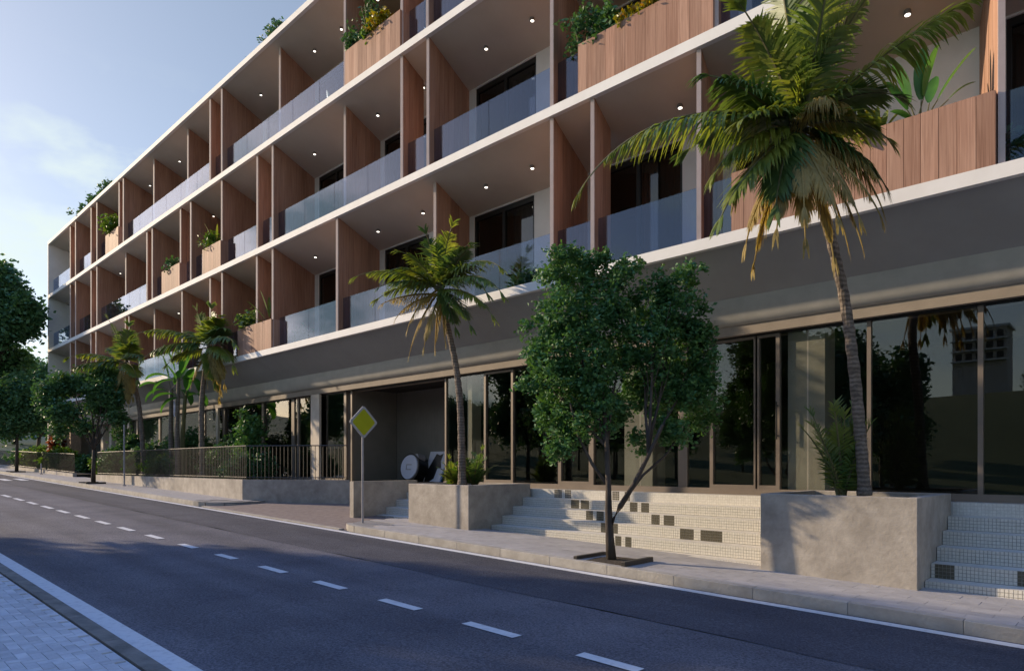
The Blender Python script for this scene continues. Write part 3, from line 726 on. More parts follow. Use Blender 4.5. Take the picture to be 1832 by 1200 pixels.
# ---------------------------------------------------------------- street things
# priority road sign
xs_, ys_ = X_at(649, 7.8), ywd(7.8)
sg = empty('road_sign', (xs_, ys_, pave(xs_)), label='yellow diamond road sign with white border on a slim grey pole', cat='sign')
q = MB(); q.tube([(0, 0, 0), (0, 0, 1.78)], .024, 10); q.build('pole', M['galv'], sg)
def diamond(r, x0, x1):
    q = MB(); c = .06
    pts = []
    for a in (0, 90, 180, 270):
        for da in (-1, 1):
            t_ = R(a+da*4); pts.append((r*.97*math.cos(t_), r*.97*math.sin(t_)))
    n_ = len(pts)
    q.add([(x0, y, z) for y, z in pts]+[(x1, y, z) for y, z in pts], [tuple(range(n_))[::-1], tuple(range(n_, 2*n_))]+[(i, (i+1)%n_, n_+(i+1)%n_, n_+i) for i in range(n_)]); return q
o = diamond(.33, -.005, .012).build('sign_plate', M['signw'], sg); o.location = (.028, 0, 2.05)
o = diamond(.268, .012, .016).build('sign_face', M['yellow'], sg); o.location = (.028, 0, 2.05)
for dz in (-.12, .12):
    q = MB(); q.box(-.03, .03, -.035, .035, -.02, .02); q.build('bracket', M['galv'], sg).location = (0, 0, 2.05+dz)
q = MB(); q.tube([(0, 0, 1.78), (0, 0, 2.25)], .022, 10); q.build('upper_pole', M['galv'], sg)
for u, D, h, lb in [(222.5, 8.2, 2.3, 'thin grey metal post in front of the retaining wall'), (74, 8.2, .55, 'short distant metal post on the far pavement')]:
    x = X_at(u, D); q = MB(); q.tube([(x, ywd(D), pave(x)), (x, ywd(D), pave(x)+h)], .03, 8); q.tube([(x, ywd(D), pave(x)), (x, ywd(D), pave(x)+.03)], .06, 8)
    q.build('metal_post', M['galv'], origin=(x, ywd(D), pave(x)), label=lb, cat='post')
# tree pits
def pit(x, wd, label):
    root = empty('tree_pit', (x, ywd(7.75), pave(x)), label=label, cat='tree pit', group='tree pits with dark edging bars')
    for s in (-1, 1):
        q = MB(); q.box(-.035, .035, -.33, .36, -.02, .055); q.build('edging_bar', M['metal'], root, bevel=.006).location = (s*wd, 0, 0)
    q = MB(); q.box(-wd+.036, wd-.036, -.28, .33, -.05, .008); q.build('pit_soil', M['soil'], root)
pit(X_at(1096, 7.75), .40, 'tree pit with dark edging bars under the big round street tree')
pit(X_at(167, 7.8), .5, 'tree pit with dark edging bars under the second street tree')
pit(X_at(30, 7.8), .5, 'distant tree pit with dark edging under the farthest street tree')
# pale drum with dark body and leaning light panel in the dark recess
def P(u, v, D):
    x = X_at(u, D); zc = -.6897*x+.7241*D; return Vector((x, ywd(D), CAMZ-(v-832)*zc/1200))
c0 = P(738, 836, 12.0)
dr = empty('drum', (c0.x, c0.y, 0), label='dark drum with a pale oval face resting on its rim in the dark recess', cat='drum')
q = MB(); ax = Vector((.05, -.96, .16)).normalized()
def ring(mb, c, r0, r1, a, b_, n_=28, mi=0): mb.tube([c+ax*a, c+ax*b_], [r0, r1], n_, mi)
ctr = Vector((0, 0, .37))
q = MB(); ring(q, ctr, .26, .36, -.75, .10); q.build('drum_body', M['rubber'], dr, smooth=False)
q = MB(); ring(q, ctr, .32, .31, .101, .125); q.build('face', M['white'], dr)
q = MB()
for a, b_, c_, d in ((-.10,.10,.05,.075),(-.10,.10,-.075,-.05),(-.10,-.075,-.05,.05)):
    s_ = ax.cross(Vector((0, 0, 1))).normalized(); t_ = s_.cross(ax).normalized()
    pts = [ctr+ax*.126+s_*-p[0]+t_*p[1] for p in ((a, c_), (b_, c_), (b_, d), (a, d))]
    q.add(pts+[p+ax*.006 for p in pts], [(0,3,2,1),(4,5,6,7),(0,1,5,4),(1,2,6,5),(2,3,7,6),(3,0,4,7)])
q.build('face_mark', M['galv'], dr)
q = MB(); ring(q, ctr+Vector((.16, .1, .24)), .12, .10, -.1, .12, 16); q.build('drum_knob', M['galv'], dr)
c1 = P(772, 858, 12.2)
pn = empty('leaning_panel', (c1.x, c1.y, 0), label='pale framed panel with a dark figure leaning behind the drum in the recess', cat='panel')
q = MB(); q.add([(-.34,0,0),(.30,0,0),(.46,.22,.80),(-.30,.22,.80),(-.34,.05,0),(.30,.05,0),(.46,.27,.80),(-.30,.27,.80)], [(0,1,2,3),(7,6,5,4),(0,4,5,1),(1,5,6,2),(2,6,7,3),(3,7,4,0)]); q.build('board', M['white'], pn)
q = MB(); q.add([(.30,-.004,0),(.36,-.004,0),(.53,.216,.82),(.46,.216,.82),(.30,.05,0),(.36,.05,0),(.53,.27,.82),(.46,.27,.82)], [(0,1,2,3),(7,6,5,4),(0,4,5,1),(1,5,6,2),(2,6,7,3),(3,7,4,0)]); q.build('blue_edge', M['blue'], pn)
q = MB(); pts = [(-.3,.25),(-.1,.6),(-.02,.74),(.12,.70),(.24,.74),(.2,.55),(.26,.38),(.12,.36),(.05,.1),(-.1,0.02),(-.3,.02)]
q.add([(a, .275*b_-.006, b_) for a, b_ in pts]+[(a, .275*b_+.002, b_) for a, b_ in pts], [tuple(range(len(pts)))]+[(i, i+len(pts), (i+1)%len(pts)+len(pts), (i+1)%len(pts)) for i in range(len(pts))]); q.build('dark_figure', M['rubber'], pn)
# outlined lettering hung below the bullnose
p0 = P(312, 730, 9.9); ls = empty('outline_sign', p0, label='pale outlined lettering hanging under the eaves behind the slender palms', cat='sign')
q = MB()
def loop(cx, cz, w_, h_, r=.02): 
    pts = []
    for sx2, sz2, a0 in ((1,1,0),(-1,1,90),(-1,-1,180),(1,-1,270)):
        for a in (0, 45, 90): pts.append((cx+sx2*(w_/2-.06)+.06*math.cos(R(a0+a)), 0, cz+sz2*(h_/2-.06)+.06*math.sin(R(a0+a))))
    pts.append(pts[0]); q.tube(pts, r, 6)
loop(.22, .0, .42, .62); loop(.20, -.02, .20, .34); loop(-.28, -.05, .36, .60); loop(-.26, .04, .14, .22)
q.build('lettering', M['white'], ls)
q = MB(); q.box(-.5, -.47, -.02, .02, .3, .75); q.box(.40, .43, -.02, .02, .3, .75); q.box(-.5, .43, -.02, .02, .30, .33); q.build('hanger', M['galv'], ls)

# ---------------------------------------------------------------- vegetation
def leaf_mesh(name, centers, size, mat_, parent=None, origin=(0,0,0), seed=1, flat=.0, aspect=1.5, **k):
    rs = np.random.RandomState(seed); n = len(centers); c = np.array(centers, dtype=np.float32)-np.array(origin, dtype=np.float32)
    a = rs.normal(size=(n, 3)); a[:, 2] *= .6; a /= np.linalg.norm(a, axis=1)[:, None]
    nrm = rs.normal(size=(n, 3)); nrm[:, 2] += flat; b_ = np.cross(a, nrm); b_ /= np.linalg.norm(b_, axis=1)[:, None]
    nn = np.cross(a, b_)
    s = size*rs.uniform(.6, 1.25, size=(n, 1))
    v = np.stack([c-a*s*aspect*.5, c+b_*s*.42+nn*s*.12, c+a*s*aspect*.5, c-b_*s*.42+nn*s*.12], axis=1).reshape(-1, 3)
    me = bpy.data.meshes.new(name); me.vertices.add(4*n); me.vertices.foreach_set('co', v.astype(np.float32).ravel())
    idx = np.arange(4*n).reshape(n, 4); tri = np.stack([idx[:, [0, 1, 2]], idx[:, [0, 2, 3]]], axis=1).reshape(-1, 3)
    me.loops.add(tri.size); me.loops.foreach_set('vertex_index', tri.ravel().astype(np.int32))
    me.polygons.add(2*n); me.polygons.foreach_set('loop_start', (np.arange(2*n)*3).astype(np.int32))
    me.update(calc_edges=True); me.materials.append(mat_)
    o = bpy.data.objects.new(name, me); C.objects.link(o); o.location = origin
    if parent is not None: o.parent = parent; o.location = (0, 0, 0)
    return tag(o, **k)
def lobes_pts(lobes, n, seed, clump=26, cr=.11, shell=.45):
    rs = np.random.RandomState(seed); vol = np.array([l[3]*l[4]*l[5] for l in lobes]); vol = vol**.75; vol /= vol.sum(); out = []
    nc = max(1, n//clump)
    for l, p in zip(lobes, vol):
        m = max(1, int(nc*p)); d = rs.normal(size=(m, 3)); d /= np.linalg.norm(d, axis=1)[:, None]
        r = (shell+(1-shell)*rs.uniform(0, 1, m))**1.0; r *= 1+.16*rs.normal(size=m)*.6
        cc = d*r[:, None]*np.array(l[3:6])+np.array(l[:3])
        for q in cc:
            k = int(clump*rs.uniform(.5, 1.5)); out.append(q+rs.normal(size=(k, 3))*cr*rs.uniform(.7, 1.2))
    return np.concatenate(out)
def branch_tubes(mb, p0, tips, r0, seed, spread=.25):
    rr = random.Random(seed)
    for t_ in tips:
        a, b_ = Vector(p0), Vector(t_); n_ = 5; pts = []
        for i in range(n_+1):
            f = i/n_; p = a.lerp(b_, f)+Vector((rr.uniform(-1, 1), rr.uniform(-1, 1), rr.uniform(-.4, .4)))*spread*.12*math.sin(f*3.14)*(b_-a).length*.5
            pts.append(p)
        mb.tube(pts, [r0*(1-.8*i/n_)+.004 for i in range(n_+1)], 6)
        for j in (2, 3, 4):
            for _ in range(2):
                d = (b_-a).normalized()+Vector((rr.uniform(-1, 1), rr.uniform(-1, 1), rr.uniform(-.2, .8)))*.8
                q = pts[j]; e = q+d.normalized()*(b_-a).length*.35; mid = q.lerp(e, .5)+Vector((rr.uniform(-.05, .05), rr.uniform(-.05, .05), .05))
                mb.tube([q, mid, e], [r0*.35, r0*.22, .004], 5, cap=False)
# the round street tree in the foreground
D1 = 7.78; b1 = P(1094, 999, D1); b1.z = pave(b1.x)
t1 = empty('street_tree', b1, label='leafy round crowned street tree with forked trunk in front of the sunlit mosaic stair', cat='tree')
zc1 = -.6897*b1.x+.7241*D1
Rt = Vector((.7241, .6897, 0)); Fw = Vector((-.6897, .7241, 0))
def q1(u, v, d=0, z=zc1, uv0=None, base=b1):     # offset from base of the point seen at photo pixel (u, v), d metres deeper than the base
    zc = z+d
    return Vector((0, -CD, CAMZ))+Rt*((u-916)*zc/1200)+Fw*zc+Vector((0, 0, (832-v)*zc/1200))-base
tm = MB()
tm.tube([q1(1094, 1001), q1(1091, 960), q1(1089, 920), q1(1089, 880, .02), q1(1086, 800, .05), q1(1082, 740, .1)], [.075, .06, .05, .042, .036, .028], 10, wob=.06, seed=3)
tm.tube([q1(1092, 938), q1(1110, 905, -.1), q1(1135, 865, -.15), q1(1160, 815, -.2), q1(1185, 760, -.2)], [.045, .04, .034, .028, .02], 8)
tm.tube([q1(1089, 870, .02), q1(1060, 830, .15), q1(1035, 780, .2), q1(1020, 720, .2)], [.028, .024, .02, .014], 7)
tm.tube([q1(1127, 880, -.12), q1(1150, 850, .1), q1(1190, 815, .2), q1(1230, 760, .2)], [.024, .02, .016, .01], 7)
branch_tubes(tm, q1(1086, 800, .05), [q1(1040, 640, .6), q1(1070, 560, .5), q1(1110, 600, .7), q1(990, 700, .5), q1(1010, 540, .6)], .024, 5)
branch_tubes(tm, q1(1160, 815, -.2), [q1(1200, 600, .6), q1(1180, 540, .5), q1(1240, 660, .6), q1(1150, 640, .7)], .022, 6)
tm.build('trunk', M['bark'], t1, smooth=True)
LB = []
for u, v, ru, rv, rd in [(1035,500,55,45,.5),(1000,560,50,55,.5),(1060,560,60,55,.6),(985,650,42,60,.45),(1050,650,70,70,.65),(1000,740,60,50,.5),(1060,740,60,55,.5),(1010,790,36,30,.3),(985,810,22,26,.2),
                         (1165,545,55,40,.5),(1215,560,58,45,.5),(1160,620,60,55,.55),(1230,620,52,60,.5),(1185,700,70,50,.6),(1240,700,52,45,.45),(1255,745,38,26,.3),(1140,700,30,45,.4),
                         (1235,490,35,18,.3),(1120,480,36,16,.3),(1000,455,30,16,.25),(975,490,30,18,.25),(945,690,22,18,.2),(1060,465,40,22,.3),(940,590,16,14,.2),(1195,500,32,18,.3),(1285,720,18,14,.2),(1100,560,34,34,.3),(1105,640,34,50,.3),(1095,735,34,44,.3),(1200,770,50,28,.3),(1140,790,22,26,.2),(1255,620,30,50,.3),(960,640,30,50,.3),(1100,500,40,24,.3)]:
    c = q1(u, v, rnd.uniform(.25, .8)); s = zc1/1200; LB.append((c.x, c.y, c.z, ru*s, min(ru*s*.8, rd*.75), rv*s))
leaf_mesh('crown', lobes_pts(LB, 46000, 11, clump=34, cr=.056, shell=.5), .050, M['leaf'], t1, seed=4)

def street_tree(base, h, lobes, n, size, label, seed, mat_='leafd', group=None, trunk_r=.09, fork=.35, cr=.13, cat='tree', clump=24):
    t = empty('street_tree', base, label=label, cat=cat, group=group)
    q = MB(); zf = h*fork
    q.tube([(0, 0, -.05), (.02, .01, zf*.5), (0, .03, zf)], [trunk_r, trunk_r*.8, trunk_r*.7], 8, wob=.05, seed=seed)
    branch_tubes(q, (0, .03, zf), [(l[0]*.8, l[1]*.8, l[2]) for l in lobes[:7]], trunk_r*.45, seed)
    q.build('trunk', M['bark'], t, smooth=True)
    leaf_mesh('crown', lobes_pts(lobes, n, seed, clump=clump, cr=cr), size, M[mat_], t, seed=seed+1)
    return t
def auto_lobes(h, r, zl, seed, n=9):
    rr = random.Random(seed); out = []
    for i in range(n):
        a = i*2.4+rr.uniform(-.4, .4); f = math.sqrt((i+.5)/n)*.62; z = zl+(h-zl)*rr.uniform(.2, .85)
        out.append((r*f*math.cos(a), r*f*math.sin(a), z, r*rr.uniform(.3, .5), r*rr.uniform(.3, .5), (h-zl)*rr.uniform(.18, .3)))
    return out
# second, third street trees
b2 = P(167, 860, 7.8); b2.z = pave(b2.x); z2 = -.6897*b2.x+.7241*7.8
def lobes_px(base, z, uv0, spec, dr_=.5):
    s = z/1200; out = []
    for u, v, ru, rv in spec:
        o = Rt*((u-uv0[0])*s)+Fw*rnd.uniform(-dr_, dr_)+Vector((0, 0, (uv0[1]-v)*s)); out.append((o.x, o.y, o.z, ru*s, ru*s*.9, rv*s))
    return out
street_tree(b2, 4.4, lobes_px(b2, z2, (167, 860), [(150,682,30,14),(195,688,28,14),(118,684,24,16),(212,706,20,14),(170,720,28,13),(130,735,24,13),(214,745,14,10),(98,722,16,14),(180,664,26,8),(150,760,14,7),(205,770,10,6),(110,765,14,8),(95,695,12,12)]), 20000, .10, 'dark spreading street tree on the pavement in front of the garden railing', 21, group='street trees along the far pavement', fork=.30, cr=.15)
b3 = P(30, 838, 7.8); b3.z = pave(b3.x); z3 = -.6897*b3.x+.7241*7.8
street_tree(b3, 6, lobes_px(b3, z3, (30, 838), [(30,690,34,24),(60,700,30,26),(0,710,34,26),(40,740,34,24),(10,755,28,20),(72,735,22,22),(80,690,26,20)]), 22000, .14, 'small dark street tree at the far end of the pavement, at the left edge', 22, group='street trees along the far pavement', fork=.42, cr=.2)
b4 = P(-20, 838, 7.9); b4 = Vector((-47.5, ywd(7.2), pave(-47.5))); z4 = -.6897*b4.x+.7241*7.2; uv4 = (916+1200*(.7241*b4.x+.6897*7.2)/z4, 838)
street_tree(b4, 14, lobes_px(b4, z4, uv4, [(0,492,24,22),(22,515,20,16),(-20,540,44,40),(30,556,34,20),(56,545,18,12),(-5,600,44,30),(35,592,28,18),(8,640,30,22),(-35,660,44,36),(74,566,12,10),(-20,700,30,26),(62,590,14,10)], 1.0), 36000, .2, 'large dark tree rising above the others at the left edge of the picture', 23, fork=.3, trunk_r=.25, cr=.28, clump=22)
# background trees at the far end
i = 0
for x, y, h, r, lb in [(-62, -1.6, 9, 3.5, 'tall dark tree beyond the end of the building, behind the railing'), (-70, -5, 10, 4.5, 'broad far tree closing the end of the street'), (-78, 4, 11, 5, 'far tree behind the end wall of the building'), (-66, 3.5, 7, 3, 'smaller bushy tree beside the far railing'), (-90, -10, 12, 5, 'farthest tree standing over the top of the road')]:
    street_tree((x, y, pave(x)-.1), h, auto_lobes(h, r, h*.22, 40+i), 11000, .3, lb, 50+i, fork=.3, trunk_r=.2, cr=.35); i += 1
# shrubs, garden plants
def shrub(base, r, h, n, size, label, mat_='leaf', seed=0, name='shrub', group=None, cr=.08):
    t = empty(name, base, label=label, cat='shrub' if name == 'shrub' else 'plant', group=group)
    q = MB(); rr = random.Random(seed)
    for _ in range(7):
        a = rr.uniform(0, 6.28); q.tube([(0, 0, -.03), (math.cos(a)*r*.3, math.sin(a)*r*.3, h*.45), (math.cos(a)*r*.6, math.sin(a)*r*.6, h*.8)], [.02, .014, .006], 5)
    q.build('stem', M['stem'], t)
    leaf_mesh('foliage', lobes_pts([(0, 0, h*.5, r, r, h*.48), (r*.3, 0, h*.65, r*.6, r*.6, h*.33), (-r*.35, r*.1, h*.4, r*.6, r*.6, h*.35)], n, seed, clump=16, cr=cr), size, M[mat_], t, seed=seed+1)
    return t
gs = [(445,9.9,.55,2.4,'tall climbing shrub growing against the shop glass behind the railing','leaf'),(430,9.3,.5,.8,'low shrub at the corner of the garden railing','leafd'),(405,9.9,.4,1.2,'dark shrub between the palm trunk and the shop glass','leafd'),
      (330,9.6,.7,1.1,'shrub at the foot of the slender banana stems','leaf'),(290,9.4,.8,.9,'bushy green plant left of the banana stems','leafy'),(270,10,.7,1.5,'upright shrub behind the fourth palm','leafd'),
      (215,9.6,.9,1.3,'round bush behind the second street tree','leaf'),(195,10,.9,1.1,'yellowish bush near the small entrance gap','leafy'),(110,9.6,1.1,1.3,'bright green bush behind the distant railing','leafy'),(80,9.8,1.3,1.4,'light green far bush under the big dark tree','leafy'),(55,9.6,1.3,1.2,'far green bush at the left end of the railing','leaf'),(160,9.9,.6,.9,'dark bush inside the small entrance gap','leafd'),
      (418,10.0,.5,1.7,'dark upright shrub just left of the tall climbing shrub','leafd'),(385,9.7,.5,1.0,'green bush right of the nearest garden palm trunk','leaf'),(345,9.9,.6,1.9,'tall leafy shrub left of the nearest garden palm trunk','leafd'),
      (315,10.1,.6,1.5,'dense shrub hiding the foot of the tallest banana plant','leafd'),(252,9.5,.8,1.2,'bush at the foot of the slender brown skirted palm','leaf'),(236,9.9,.7,1.9,'tall shrub left of the slender brown skirted palm','leafd'),
      (470,10.0,.4,.8,'small bush right of the tall climbing shrub','leafd')]
for i, (u, D, r, h, lb, mt) in enumerate(gs):
    x = X_at(u, D); z = 0 if x > -34 else (pave(x)+.1 if D < 10.5 else 0)
    shrub((x, ywd(D), z-.02), r, h, int(2600*max(1, r*h)), .09 if x > -30 else .13, lb, mt, 60+i, group='shrubs in the garden strip')
# a red cordyline behind the railing
x = X_at(101, 9.8); shrub((x, ywd(9.8), pave(x)+.1), .35, 2.6, 900, .18, 'red leaved upright plant behind the distant railing', 'reddish', 95)

# palms
def frond(mb, base, d, ln, droop, ll, n=38, side_droop=.5, seed=0, wdt=.022, twist=0, curl=1.4):
    rr = random.Random(seed); d = Vector(d).normalized(); p = Vector(base); N_ = 24; pts = [p.copy()]; dirs = [d.copy()]
    for i in range(N_):
        f = (i+1)/N_; h = Vector((d.x, d.y, 0)); 
        d = (d+Vector((0, 0, -1))*droop/N_*(.4+1.2*f**curl)).normalized(); p = p+d*(ln/N_); pts.append(p.copy()); dirs.append(d.copy())
    mb.tube(pts, [.022*(1-.85*i/N_)+.003 for i in range(N_+1)], 5, mi=1, cap=False)
    for i in range(n):
        f = .13+.87*i/(n-1); k = f*N_; j = min(int(k), N_-1); q = pts[j].lerp(pts[j+1], k-j); dd = dirs[j]
        s = dd.cross(Vector((0, 0, 1)))
        if s.length < .2: s = dd.cross(Vector((.3, .9, .1)))
        s.normalize(); up = s.cross(dd).normalized()
        if twist: s = (s*math.cos(twist)+up*math.sin(twist)).normalized(); up = s.cross(dd).normalized()
        L_ = ll*(math.sin(min(1, (f+.12)*1.05)*math.pi)**.55 if f < .93 else .45)*rr.uniform(.85, 1.1)
        for sg_ in (-1, 1):
            ld = (s*sg_*(.95-.45*f)+dd*(.35+.75*f)+up*.22+Vector((rr.uniform(-.1,.1), rr.uniform(-.1,.1), rr.uniform(-.1,.1)))).normalized()
            a = q; w_ = wdt*rr.uniform(.8, 1.2); wv = ld.cross(up).normalized(); vs = []; cur = a.copy(); cd = ld.copy()
            sdr = side_droop*rr.uniform(.6, 1.3)
            for m_i, (ff, ww) in enumerate(((0, .6), (.33, 1), (.66, .8), (1, .08))):
                if m_i: 
                    cd = (cd+Vector((0, 0, -1))*sdr*.55).normalized(); cur = cur+cd*(L_/3)
                vs += [cur-wv*w_*ww*.5, cur+wv*w_*ww*.5]
            mb.add(vs, [(0, 1, 3, 2), (2, 3, 5, 4), (4, 5, 7, 6)])
def imgdir(a, dep): return Rt*math.cos(R(a))+Vector((0, 0, math.sin(R(a))))-Fw*dep
def palm(base, trunk_pts, trunk_r, fr, label, ll, seed, n=40, mats=('palm', 'palmd'), group=None, wdt=.022, clear=1.05):
    t = empty('palm_tree', base, label=label, cat='palm tree', group=group)
    q = MB(); pts = [Vector(p) for p in trunk_pts]; fine = []; rads = []
    N_ = 46
    for i in range(N_+1):
        f = i/N_*(len(pts)-1); j = min(int(f), len(pts)-2); g_ = f-j
        P0 = pts[max(j-1, 0)]; P1 = pts[j]; P2 = pts[j+1]; P3 = pts[min(j+2, len(pts)-1)]
        c = .5*((2*P1)+(P2-P0)*g_+(2*P0-5*P1+4*P2-P3)*g_*g_+(3*P1-P0-3*P2+P3)*g_**3)
        r0 = trunk_r[0]+(trunk_r[1]-trunk_r[0])*(i/N_)**.7
        if i < 3: r0 *= 1.25-.08*i
        fine.append(c); rads.append(r0*(1.07 if i % 2 else .95))
    q.tube(fine, rads, 12, wob=.05, seed=seed); q.build('trunk', M['palmbark'], t, smooth=False)
    top = fine[-1]
    for i, f in enumerate(fr):
        a, dep, ln, droop = f[:4]; ca = math.cos(R(a))
        if clear and ca > 0 and dep < clear*ca: ln *= math.sqrt((1+(clear*ca)**2)/(1+dep*dep)); dep = clear*ca
        kind = f[4] if len(f) > 4 else 'g'
        q = MB(); o_ = top+Vector((rnd.uniform(-.04, .04), rnd.uniform(-.04, .04), rnd.uniform(-.12, .05)))
        if kind == 'd': frond(q, o_-Vector((0, 0, .05)), imgdir(a, dep), ln, droop, ll*.72, int(n*1.0), 1.3, seed*31+i, wdt*.5)
        else: frond(q, o_, imgdir(a, dep), ln, droop, ll, n, f[5] if len(f) > 5 else .5, seed*31+i, wdt, twist=f[6] if len(f) > 6 else 0)
        q.build('dry_frond' if kind == 'd' else 'frond', [M['dry'], M['dry']] if kind == 'd' else [M[mats[i % 2 if len(f) < 8 else f[7]]], M['stem']], t)
    return t
# big palm in the right planter
Dp = 9.25; pb = P(1547, 884, Dp); pb.z = .05; zp = -.6897*pb.x+.7241*Dp
def qp(u, v, d=0): return q1(u, v, d, zp, None, pb)
palm(pb, [qp(1547, 886), qp(1541, 800), qp(1527, 650), qp(1510, 530), qp(1485, 420, -.35), qp(1455, 320, -.75), qp(1428, 222, -1.1)], (.078, .055),
     [(168,.1,2.85,1.6,'g',1.25),(140,.2,1.25,.9,'g',.8),(122,.3,1.35,.55),(100,.1,1.9,.5,'g',.5),(90,.4,1.6,.6),(68,.2,1.6,.7),(44,.1,2.15,.75,'g',.9),(150,-.7,1.4,.9),(175,.7,1.1,.9),
      (160,-.1,.95,.5),(215,.4,1.7,.9,'g',.7),(-28,.4,1.2,1.2,'g',.9),(5,.5,1.0,1.3),(110,-.8,1.4,.9),(78,.1,1.2,.9),(30,.4,.95,1.2),(190,.3,1.3,1.2,'g',.9),(245,.5,1.3,.8,'g',.7),
      (200,.5,1.3,1.6,'d'),(225,.2,1.5,1.5,'d'),(240,.6,1.5,1.1,'d'),(252,.9,1.5,1.0,'d'),(262,.5,1.6,.8,'d'),(272,.9,1.6,.6,'d'),(280,.3,1.6,.8,'d'),(290,.8,1.55,.9,'d'),(300,.3,1.6,1.0,'d'),(312,.7,1.5,1.1,'d'),(325,.3,1.35,1.5,'d'),(335,.8,1.2,1.6,'d'),(250,-.3,1.5,1,'d'),(295,-.3,1.5,1,'d'),(60,.6,.75,2.6,'d'),(75,.9,.7,2.8,'d')],
     'tallest palm, with dry hanging fronds, in the large concrete planter at right', .50, 3, n=84, wdt=.034, clear=.55)
# middle palm
Dp = 9.05; pb = P(826, 866, Dp); pb.z = .04; zp = -.6897*pb.x+.7241*Dp
def qp(u, v, d=0): return q1(u, v, d, zp, None, pb)
palm(pb, [qp(827, 868), qp(826, 800), qp(823, 720), qp(815, 650), qp(800, 580), qp(786, 512)], (.085, .052),
     [(152,.2,1.75,1.1,'g',.7),(165,.5,1.3,.9,'g',.7),(125,.3,1.1,1.0),(100,.3,1.1,.8),(80,-.1,1.15,.9),(62,.4,1.15,1.1),(48,.5,1.2,1.4),(12,.5,1.3,1.3),(135,.6,1.2,1.3),(-60,.5,1.1,.9),(35,.2,1.5,1.3,'g',.9),(20,-.4,1.6,1.4,'g',.9),(-8,.4,1.4,1.1,'g',.7),(-40,.3,1.2,.9),(140,-.6,1.3,.9),(60,-.6,1.2,.9),(175,-.2,1.4,.8),
      (190,.3,1.1,1.2,'d'),(215,.4,1.2,1.5,'d'),(235,.2,1.45,1.3,'d'),(250,.5,1.35,1.0,'d'),(265,.1,1.2,.8,'d'),(180,.2,1.2,.6,'d'),(280,-.2,1.1,1,'d')],
     'medium palm with yellowing fronds in the middle concrete planter beside the road sign', .42, 5, n=56, wdt=.032, group='palms in front of the facade')
# third palm behind the railing
Dp = 9.15; pb = P(362, 850, Dp); pb.z = 0; zp = -.6897*pb.x+.7241*Dp
def qp(u, v, d=0): return q1(u, v, d, zp, None, pb)
palm(pb, [qp(362, 852), qp(361, 780), qp(361, 720), qp(366, 670), qp(374, 618)], (.10, .07),
     [(150,.2,2.5,1.2,'g',.8),(170,.4,2.2,1.3,'g',1.1),(100,.2,1.2,.5),(85,-.3,1.3,.6),(60,.3,1.3,.9),(22,.2,1.7,1.0,'g',.8),(0,.4,1.8,1.2,'g',.9),(135,-.5,1.7,1),(185,.2,1.5,1.0),(45,-.5,1.5,1),(-60,.4,1.4,1.0),
      (-50,.3,1.7,1.2,'d'),(-65,.1,1.8,1.0,'d'),(-80,.4,1.4,1.0,'d'),(-35,.2,1.6,1.5,'d'),(240,.3,1.3,1.2,'d')],
     'palm with drooping brown fronds behind the railing, nearest palm left of the driveway', .62, 8, n=60, group='palms in front of the facade', wdt=.06)
Dp = 9.15; pb = P(258, 850, Dp); pb.z = 0; zp = -.6897*pb.x+.7241*Dp
def qp(u, v, d=0): return q1(u, v, d, zp, None, pb)
palm(pb, [qp(258, 852), qp(254, 780), qp(248, 720), qp(238, 680), qp(226, 645)], (.10, .07),
     [(155,.2,2.2,1.0,'g',.8),(175,.4,2.2,.9,'g',1.0),(105,.2,1.7,.5),(80,-.3,1.6,.6),(55,.3,1.3,.9),(25,.2,1.5,1.0),(-10,.4,1.4,1.2),(135,-.5,1.6,1),
      (-75,.3,2.0,1.0,'d'),(-90,.1,1.6,1.0,'d'),(260,.4,1.6,1.0,'d'),(-60,.2,1.5,1.2,'d')],
     'slender palm with a brown skirt between the second street tree and the banana stems', .6, 9, n=56, group='palms in front of the facade', wdt=.06)
# young feather palm beside the big palm
def feather(base, h, label, seed, n=11, ln=1.0, spread=.45, ll=.3, mats=('palm', 'palmd')):
    t = empty('young_palm', base, label=label, cat='plant'); rr = random.Random(seed)
    for i in range(n):
        a = i*2.399; sp = spread*rr.uniform(.15, 1); q = MB()
        frond(q, (rr.uniform(-.04, .04), rr.uniform(-.04, .04), 0), (math.cos(a)*sp, math.sin(a)*sp, 1), h*rr.uniform(.75, 1.08), .55+sp*.7, ll, 26, .35, seed*7+i, .022)
        q.build('frond', [M[mats[i % 2]], M['stem']], t)
    return t
pf = P(1507, 884, 9.35); feather((pf.x, pf.y, .04), 1.25, 'young green feather palm beside the big palm trunk in the right planter', 12, n=16, spread=.38)
pf = P(815, 866, 9.35); feather((pf.x, pf.y, .03), .62, 'low bright green feathery plant at the foot of the middle palm', 13, n=14, spread=1.0, ll=.22, mats=('palm', 'leafy'))
pf = P(848, 866, 9.6); feather((pf.x, pf.y, .03), .8, 'dark feathery plant behind the foot of the middle palm', 14, n=12, spread=.9, ll=.24, mats=('palmd', 'palmd'))
